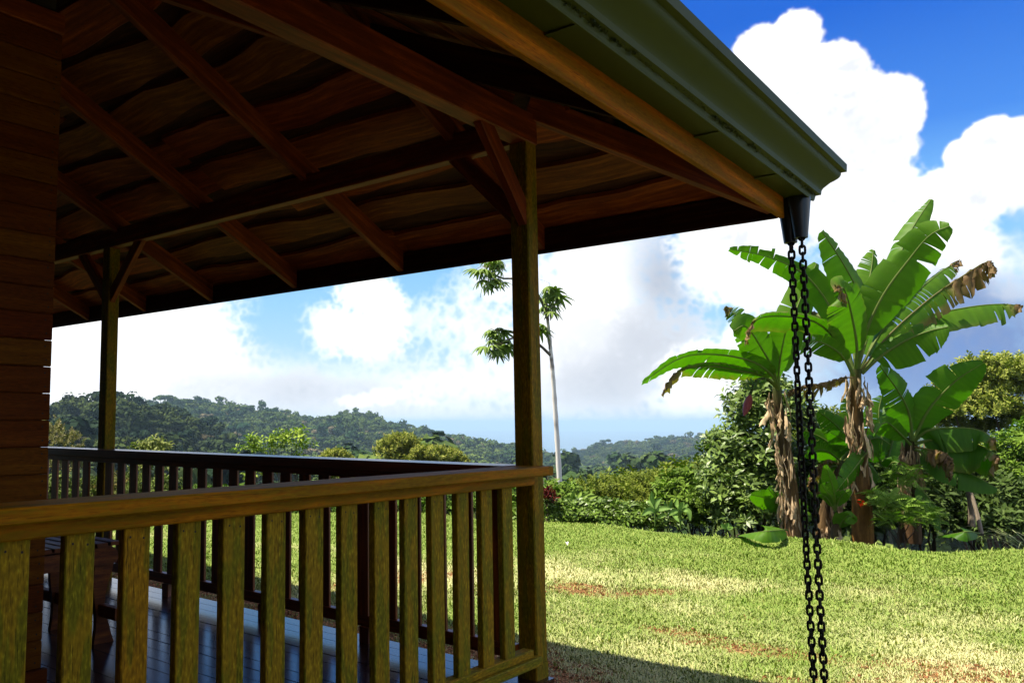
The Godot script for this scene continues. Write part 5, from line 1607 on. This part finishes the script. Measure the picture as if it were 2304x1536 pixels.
func cecropia() -> void:
	leaf_mat("pale bark", 0.0, 0.8, 0.25)
	var d := 24.0
	var o := thing("cecropia_tree", "slender white trunked tree with hand shaped leaves behind the corner post", "tree")
	var pts := [at(1266, 1190, d), at(1262, 1130, d), at(1252, 960, d), at(1243, 830, d), at(1236, 760, d), at(1229, 685, d), at(1224, 655, d)]
	var mb := MB.new()
	var pp := PackedVector3Array()
	var pr := PackedFloat32Array()
	for i in 60:
		var t := i / 59.0
		pp.append(curve(pts, t))
		pr.append(lerpf(0.085, 0.028, t) * (1.12 if i % 3 == 0 else 1.0) * (1.25 if absf(t - 0.66) < 0.02 else 1.0))
	mb.tube(pp, pr, 10, true, 0.8, 1.0)
	for i in mb.c.size():
		var s := fine.get_noise_2d(mb.v[i].y * 260.0, mb.v[i].x * 90.0)
		mb.c[i] = Color(0.80, 0.76, 0.68).lerp(Color(0.25, 0.22, 0.18), smoothstep(0.18, 0.5, s)).lerp(Color(0.40, 0.35, 0.25), smoothstep(0.7, 0.85, (mb.v[i].y - pts[0].y) / (pts[6].y - pts[0].y)) * 0.6)
	put("trunk", mb.mesh(), mats["pale bark"], o)
	var limbs := [[[Vector2(1240, 800), Vector2(1205, 770), Vector2(1160, 760), Vector2(1128, 770)], 0.045], [[Vector2(1233, 720), Vector2(1215, 670), Vector2(1180, 630), Vector2(1130, 626), Vector2(1105, 612)], 0.045], [[Vector2(1238, 790), Vector2(1232, 750), Vector2(1225, 735)], 0.015], [[Vector2(1205, 770), Vector2(1150, 745), Vector2(1115, 742)], 0.02], [[Vector2(1224, 655), Vector2(1238, 640), Vector2(1226, 632), Vector2(1212, 628)], 0.006]]
	for l in limbs:
		mb = MB.new()
		mb.col = Color(0.33, 0.29, 0.22)
		var q := path_at(l[0], [d, d - 0.6])
		pp = PackedVector3Array()
		pr = PackedFloat32Array()
		for i in 12:
			pp.append(curve(q, i / 11.0)); pr.append(l[1] * (1.0 - 0.5 * i / 11.0))
		mb.tube(pp, pr, 7)
		put("branch", mb.mesh(), mats["bark"], o)
	# a palmate leaf: nine lobes in one shallow umbrella
	var leaf := MB.new()
	for i in 10:
		var a: float = i * TAU / 10
		var c := 0.42 if i else 0.3
		var dir := Vector3(cos(a), 0.05, sin(a)).normalized()
		var side := Vector3(-sin(a), 0, cos(a))
		var rows := []; var uvs := []; var cols := []
		for j in 6:
			var t := j / 5.0
			var p := dir * c * t - Vector3.UP * c * 0.75 * t * t
			var w := 0.052 * pow(sin(PI * clampf(t * 0.86 + 0.12, 0.0, 1.0)), 0.7)
			rows.append([p - side * w - Vector3.UP * 0.012, p, p + side * w - Vector3.UP * 0.012])
			uvs.append([Vector2(t, 0), Vector2(t, 0.5), Vector2(t, 1)])
			var g := 1.0 + 0.1 * sin(i * 2.0)
			cols.append([Color(0.11, 0.19, 0.03) * g, Color(0.2, 0.27, 0.07) * g, Color(0.11, 0.19, 0.03) * g])
		leaf.grid(rows, uvs, cols)
	var lm := leaf.mesh()
	var r := RandomNumberGenerator.new()
	r.seed = 7
	for c in [[1100, 600, 34, 22, 12], [1105, 632, 26, 14, 6], [1115, 745, 20, 12, 6], [1118, 775, 34, 20, 12], [1238, 660, 24, 18, 9], [1240, 690, 20, 12, 5], [1220, 738, 8, 8, 3]]:
		var hub := at(c[0], c[1], 23.4 + (0.5 if c[0] > 1200 else 0.0))
		for i in int(c[4]):
			var a: float = i * 2.4 + r.randf()
			var m: float = sqrt((i + 0.6) / c[4])
			var p := at(c[0] + cos(a) * c[2] * m, c[1] + sin(a) * c[3] * m, 23.4 + r.randf_range(-0.35, 0.35) + (0.5 if c[0] > 1200 else 0.0))
			var sm := MB.new()
			sm.col = Color(0.30, 0.26, 0.12)
			sm.tube(PackedVector3Array([hub, hub.lerp(p, 0.5) + Vector3.UP * 0.06, p]), PackedFloat32Array([0.012, 0.009, 0.007]), 5)
			put("leaf_stalk", sm.mesh(), mats["foliage"], o)
			put("leaf", lm, mats["foliage"], o, Transform3D(Basis.from_euler(Vector3(r.randf_range(-0.5, 0.5) + 0.25, r.randf() * TAU, r.randf_range(-0.5, 0.5))).scaled(Vector3.ONE * r.randf_range(0.55, 0.9)), p))


# ---------------------------------------------------------------- the forest on the hills
func crown(form: int, s: int) -> ArrayMesh:
	var r := RandomNumberGenerator.new()
	r.seed = s
	var mb := MB.new()
	# unit tree: crown radius about 1, foot at y = -1.5
	var lobes := []
	for i in [9, 7, 8, 6][form]:
		var a: float = i * 2.4 + r.randf()
		var m := sqrt(r.randf())
		if form == 0:
			lobes.append([Vector3(cos(a) * 0.62 * m, r.randf_range(-0.2, 0.5) * (1.2 - m), sin(a) * 0.62 * m), r.randf_range(0.34, 0.5), 0.8])
		elif form == 1:
			lobes.append([Vector3(cos(a) * 0.8 * m, r.randf_range(0.25, 0.5) - 0.2 * m, sin(a) * 0.8 * m), r.randf_range(0.32, 0.45), 0.5])
		elif form == 2:
			lobes.append([Vector3(cos(a) * 0.42 * m, r.randf_range(-0.5, 0.95), sin(a) * 0.42 * m), r.randf_range(0.3, 0.42), 0.9])
		else:
			lobes.append([Vector3(cos(a) * 0.7 * m, r.randf_range(-0.3, 0.6), sin(a) * 0.7 * m), r.randf_range(0.2, 0.34), 0.7])
	for l in lobes:
		for i in [34, 34, 34, 26][form]:
			var d := Vector3(r.randfn(), r.randfn() * 0.9 + 0.35, r.randfn()).normalized()
			var p: Vector3 = l[0] + d * Vector3(1, l[2], 1) * l[1] * r.randf_range(0.72, 1.08)
			var n := (d + Vector3(r.randfn(), r.randfn(), r.randfn()) * 0.35 + Vector3.UP * 0.2).normalized()
			var x := n.cross(Vector3(r.randfn(), r.randfn(), r.randfn())).normalized()
			var y := n.cross(x)
			var q := r.randf_range(0.09, 0.17)
			var g := r.randf_range(0.75, 1.25)
			var k := Color(g * r.randf_range(0.93, 1.08), g, g)
			var i0 := mb.vert(p + x * q, n, Vector2(), k)
			mb.vert(p + (x * 0.2 + y * 0.9) * q, n, Vector2(), k); mb.vert(p + (x * -0.9 + y * 0.35) * q, n, Vector2(), k); mb.vert(p + (x * -0.3 - y * 0.95) * q - n * q * 0.3, n, Vector2(), k)
			mb.tri(i0, i0 + 1, i0 + 2); mb.tri(i0, i0 + 2, i0 + 3)
	mb.col = Color(1.6, 1.3, 1.1)
	mb.tube(PackedVector3Array([Vector3(0, -1.6, 0), Vector3(0.02, -0.6, 0), Vector3(-0.03, 0.2, 0.02)]), PackedFloat32Array([0.06, 0.045, 0.02]), 5, false)
	return mb.mesh()


func forest() -> void:
	var r := RandomNumberGenerator.new()
	r.seed = 4242
	var kinds := []
	for i in 6:
		kinds.append(crown([0, 0, 1, 2, 3, 1][i], 900 + i))
	var fh := Vector3(cos(deg_to_rad(42.3231)), 0, -sin(deg_to_rad(42.3231)))
	# the highest line of sight met so far, by bearing and distance
	var hide := []
	for a in range(-26, 48):
		var row := PackedFloat32Array()
		var most := -0.095 if a < 11 else -0.085
		var rr := 60.0
		while rr < 3600.0:
			var p: Vector3 = EYE + (cam_basis.x * sin(deg_to_rad(a)) + fh * cos(deg_to_rad(a))) * rr
			most = maxf(most, (land(p.x, p.z) + 4.0 - EYE.y) / rr)
			row.append(most)
			rr *= 1.03
		hide.append(row)
	var xf := [[], [], [], [], [], []]
	var cols := [[], [], [], [], [], []]
	for band in [[160.0, 420.0, 1500], [420.0, 760.0, 3000], [760.0, 1600.0, 11500], [1600.0, 2500.0, 16000]]:
		for i in band[2]:
			var a := r.randf_range(-25.0, 46.0)
			var rr := sqrt(r.randf_range(band[0] * band[0], band[1] * band[1]))
			var p: Vector3 = EYE + (cam_basis.x * sin(deg_to_rad(a)) + fh * cos(deg_to_rad(a))) * rr
			p.y = land(p.x, p.z)
			if p.y < -280.0:
				continue
			var size := r.randf_range(2.8, 8.4) * (1.0 + rr / 9000.0)
			if r.randf() < 0.07:
				size *= 1.6
			var open := smoothstep(0.3, 0.5, meadow(p.x, p.z))
			if r.randf() < open * 0.8:
				if r.randf() < 0.5:
					continue
				size *= 0.4
			var j := clampi(int(log(rr / 60.0) / log(1.03)) - 2, 0, hide[0].size() - 1)
			if (p.y + size * 2.4 - EYE.y) / rr < hide[clampi(int(round(a)) + 26, 0, 73)][j] - 0.003:
				continue
			var k := r.randi() % 6
			if k == 4 and r.randf() < 0.6:
				k = 0
			var lift := size * (1.0 if k < 2 else 1.25)
			xf[k].append(Transform3D(Basis(Vector3.UP, r.randf() * TAU).scaled(Vector3(1, r.randf_range(0.8, 1.15), 1) * size), p + Vector3.UP * lift))
			var tone := broad.get_noise_2d(p.x * 0.8, p.z * 0.8) * 0.75 + 0.42 + r.randf_range(-0.3, 0.4)
			var c := Color(0.013, 0.042, 0.014).lerp(Color(0.105, 0.15, 0.028), clampf(tone + open * 0.5, 0.0, 1.0))
			if r.randf() < 0.05:
				c = Color(0.15, 0.13, 0.07)
			if rr < 760.0 and a < -4.0:  # near left hill: cloud shadow put into the tree colour
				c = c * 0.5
			if rr > 1600.0:
				c = c * 0.75
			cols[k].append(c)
	for k in 6:
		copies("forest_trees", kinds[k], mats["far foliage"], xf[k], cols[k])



# ---------------------------------------------------------------- grass and small things on the lawn
func grass() -> void:
	var r := RandomNumberGenerator.new()
	r.seed = 555
	var tufts := []
	for v in 5:
		var mb := MB.new()
		for i in 15:
			var a := r.randf() * TAU
			var out := Vector3(cos(a), 0, sin(a))
			var p := Vector3(r.randf_range(-0.06, 0.06), -0.004, r.randf_range(-0.06, 0.06))
			var h := r.randf_range(0.010, 0.030)
			var w := r.randf_range(0.0018, 0.0034)
			var s := Vector3(-out.z, 0, out.x) * w
			var bend := r.randf_range(0.3, 1.25)
			var m := p + Vector3.UP * h * 0.6 + out * h * bend * 0.35
			var t := p + Vector3.UP * h * (1.0 - 0.25 * bend) + out * h * bend
			var n := (Vector3.UP * 1.5 + out * -0.3 + Vector3(r.randf_range(-0.3, 0.3), 0, r.randf_range(-0.3, 0.3))).normalized()
			var g := r.randf_range(0.82, 1.25)
			var k := Color(g * r.randf_range(0.95, 1.12), g, g * 0.95)
			var i0 := mb.vert(p - s, n, Vector2(), k)
			mb.vert(p + s, n, Vector2(), k); mb.vert(m - s * 0.8, n, Vector2(), k); mb.vert(m + s * 0.8, n, Vector2(), k); mb.vert(t, n, Vector2(), k)
			mb.tri(i0, i0 + 1, i0 + 2); mb.tri(i0 + 1, i0 + 3, i0 + 2); mb.tri(i0 + 2, i0 + 3, i0 + 4)
		tufts.append(mb.mesh())
	var fh := Vector3(cos(deg_to_rad(42.3231)), 0, -sin(deg_to_rad(42.3231)))
	var xf := [[], [], [], [], []]
	var cols := [[], [], [], [], []]
	for band in [[3.2, 5.5, 1900.0], [5.5, 8.5, 1200.0], [8.5, 16.0, 560.0]]:
		var area: float = deg_to_rad(70.0) * 0.5 * (band[1] * band[1] - band[0] * band[0])
		for i in int(area * band[2]):
			var a := r.randf_range(-25.0, 45.0)
			var rr := sqrt(r.randf_range(band[0] * band[0], band[1] * band[1]))
			var p: Vector3 = EYE + (cam_basis.x * sin(deg_to_rad(a)) + fh * cos(deg_to_rad(a))) * rr
			if p.x < 0.15 and p.z < 0.15 or rr > lawn_edge(a) + 0.6:
				continue
			var so := soil(p.x, p.z)
			if r.randf() < so * 0.82:
				continue
			p.y = land(p.x, p.z)
			var k := r.randi() % 5
			var edge := smoothstep(-0.5, 0.4, rr - lawn_edge(a))
			var sc := r.randf_range(0.75, 1.3) * (1.0 - 0.35 * so) * (1.0 + rr * 0.03) * (1.0 + edge * 0.25) * (1.9 if r.randf() < 0.025 else 1.0)
			xf[k].append(Transform3D(Basis(Vector3.UP, r.randf() * TAU).scaled(Vector3.ONE * sc), p))
			var dry := clampf(dryness(p.x, p.z) + r.randf_range(-0.18, 0.18), 0.0, 1.0)
			var c := Color(0.14, 0.235, 0.03).lerp(Color(0.25, 0.31, 0.075), r.randf()).lerp(Color(0.60, 0.56, 0.30), smoothstep(0.2, 0.9, dry) * 0.85)
			cols[k].append(c)
	var n := 0
	for k in 5:
		copies("grass", tufts[k], mats["grass blades"], xf[k], cols[k])
		n += xf[k].size()

	# clods on the bare soil
	var clod := MB.new()
	var rows := []; var uvs := []
	for i in 5:
		var row := []; var uu := []
		for j in 8:
			var a := j * TAU / 7
			var e := i * PI / 4
			var d := Vector3(sin(e) * cos(a), cos(e) * 0.6, sin(e) * sin(a))
			row.append(d * (1.0 + 0.25 * fine.get_noise_3dv(d * 120.0)))
			uu.append(Vector2(i, j))
		rows.append(row); uvs.append(uu)
	clod.grid(rows, uvs)
	var cx := []; var cc := []
	for i in 9000:
		var a := r.randf_range(-22.0, 42.0)
		var rr := sqrt(r.randf_range(9.0, 90.0))
		var p: Vector3 = EYE + (cam_basis.x * sin(deg_to_rad(a)) + fh * cos(deg_to_rad(a))) * rr
		if p.x < 0.1 and p.z < 0.1 or r.randf() > soil(p.x, p.z):
			continue
		p.y = land(p.x, p.z)
		cx.append(Transform3D(Basis.from_euler(Vector3(r.randf() * 6, r.randf() * 6, r.randf() * 6)).scaled(Vector3.ONE * r.randf_range(0.004, 0.02)), p))
		cc.append(Color(0.75, 0.36, 0.16).lerp(Color(0.48, 0.2, 0.08), r.randf()))
	copies("soil_clods", clod.mesh(), mats["earth"], cx, cc)
	# a pale curled leaf lying on the grass
	var mb := MB.new()
	mb.col = Color(0.75, 0.72, 0.66)
	var rws := []; var us := []
	for i in 7:
		var t := i / 6.0
		var w := 0.02 * sin(PI * clampf(t * 0.9 + 0.05, 0, 1))
		rws.append([Vector3(t * 0.09, 0.05 + 0.03 * sin(t * 2.6), -w), Vector3(t * 0.09, 0.035 + 0.03 * sin(t * 2.6), 0), Vector3(t * 0.09, 0.05 + 0.03 * sin(t * 2.6), w)])
		us.append([Vector2(t, 0), Vector2(t, 0.5), Vector2(t, 1)])
	mb.grid(rws, us)
	var p := onground(1277, 1240, GROUND)
	p.y = land(p.x, p.z)
	tag(put("pale_leaf", mb.mesh(), mats["dead leaf"], self, Transform3D(Basis(Vector3.UP, 0.6), p)), "pale curled leaf lying on the lawn right of the corner post", "leaf")
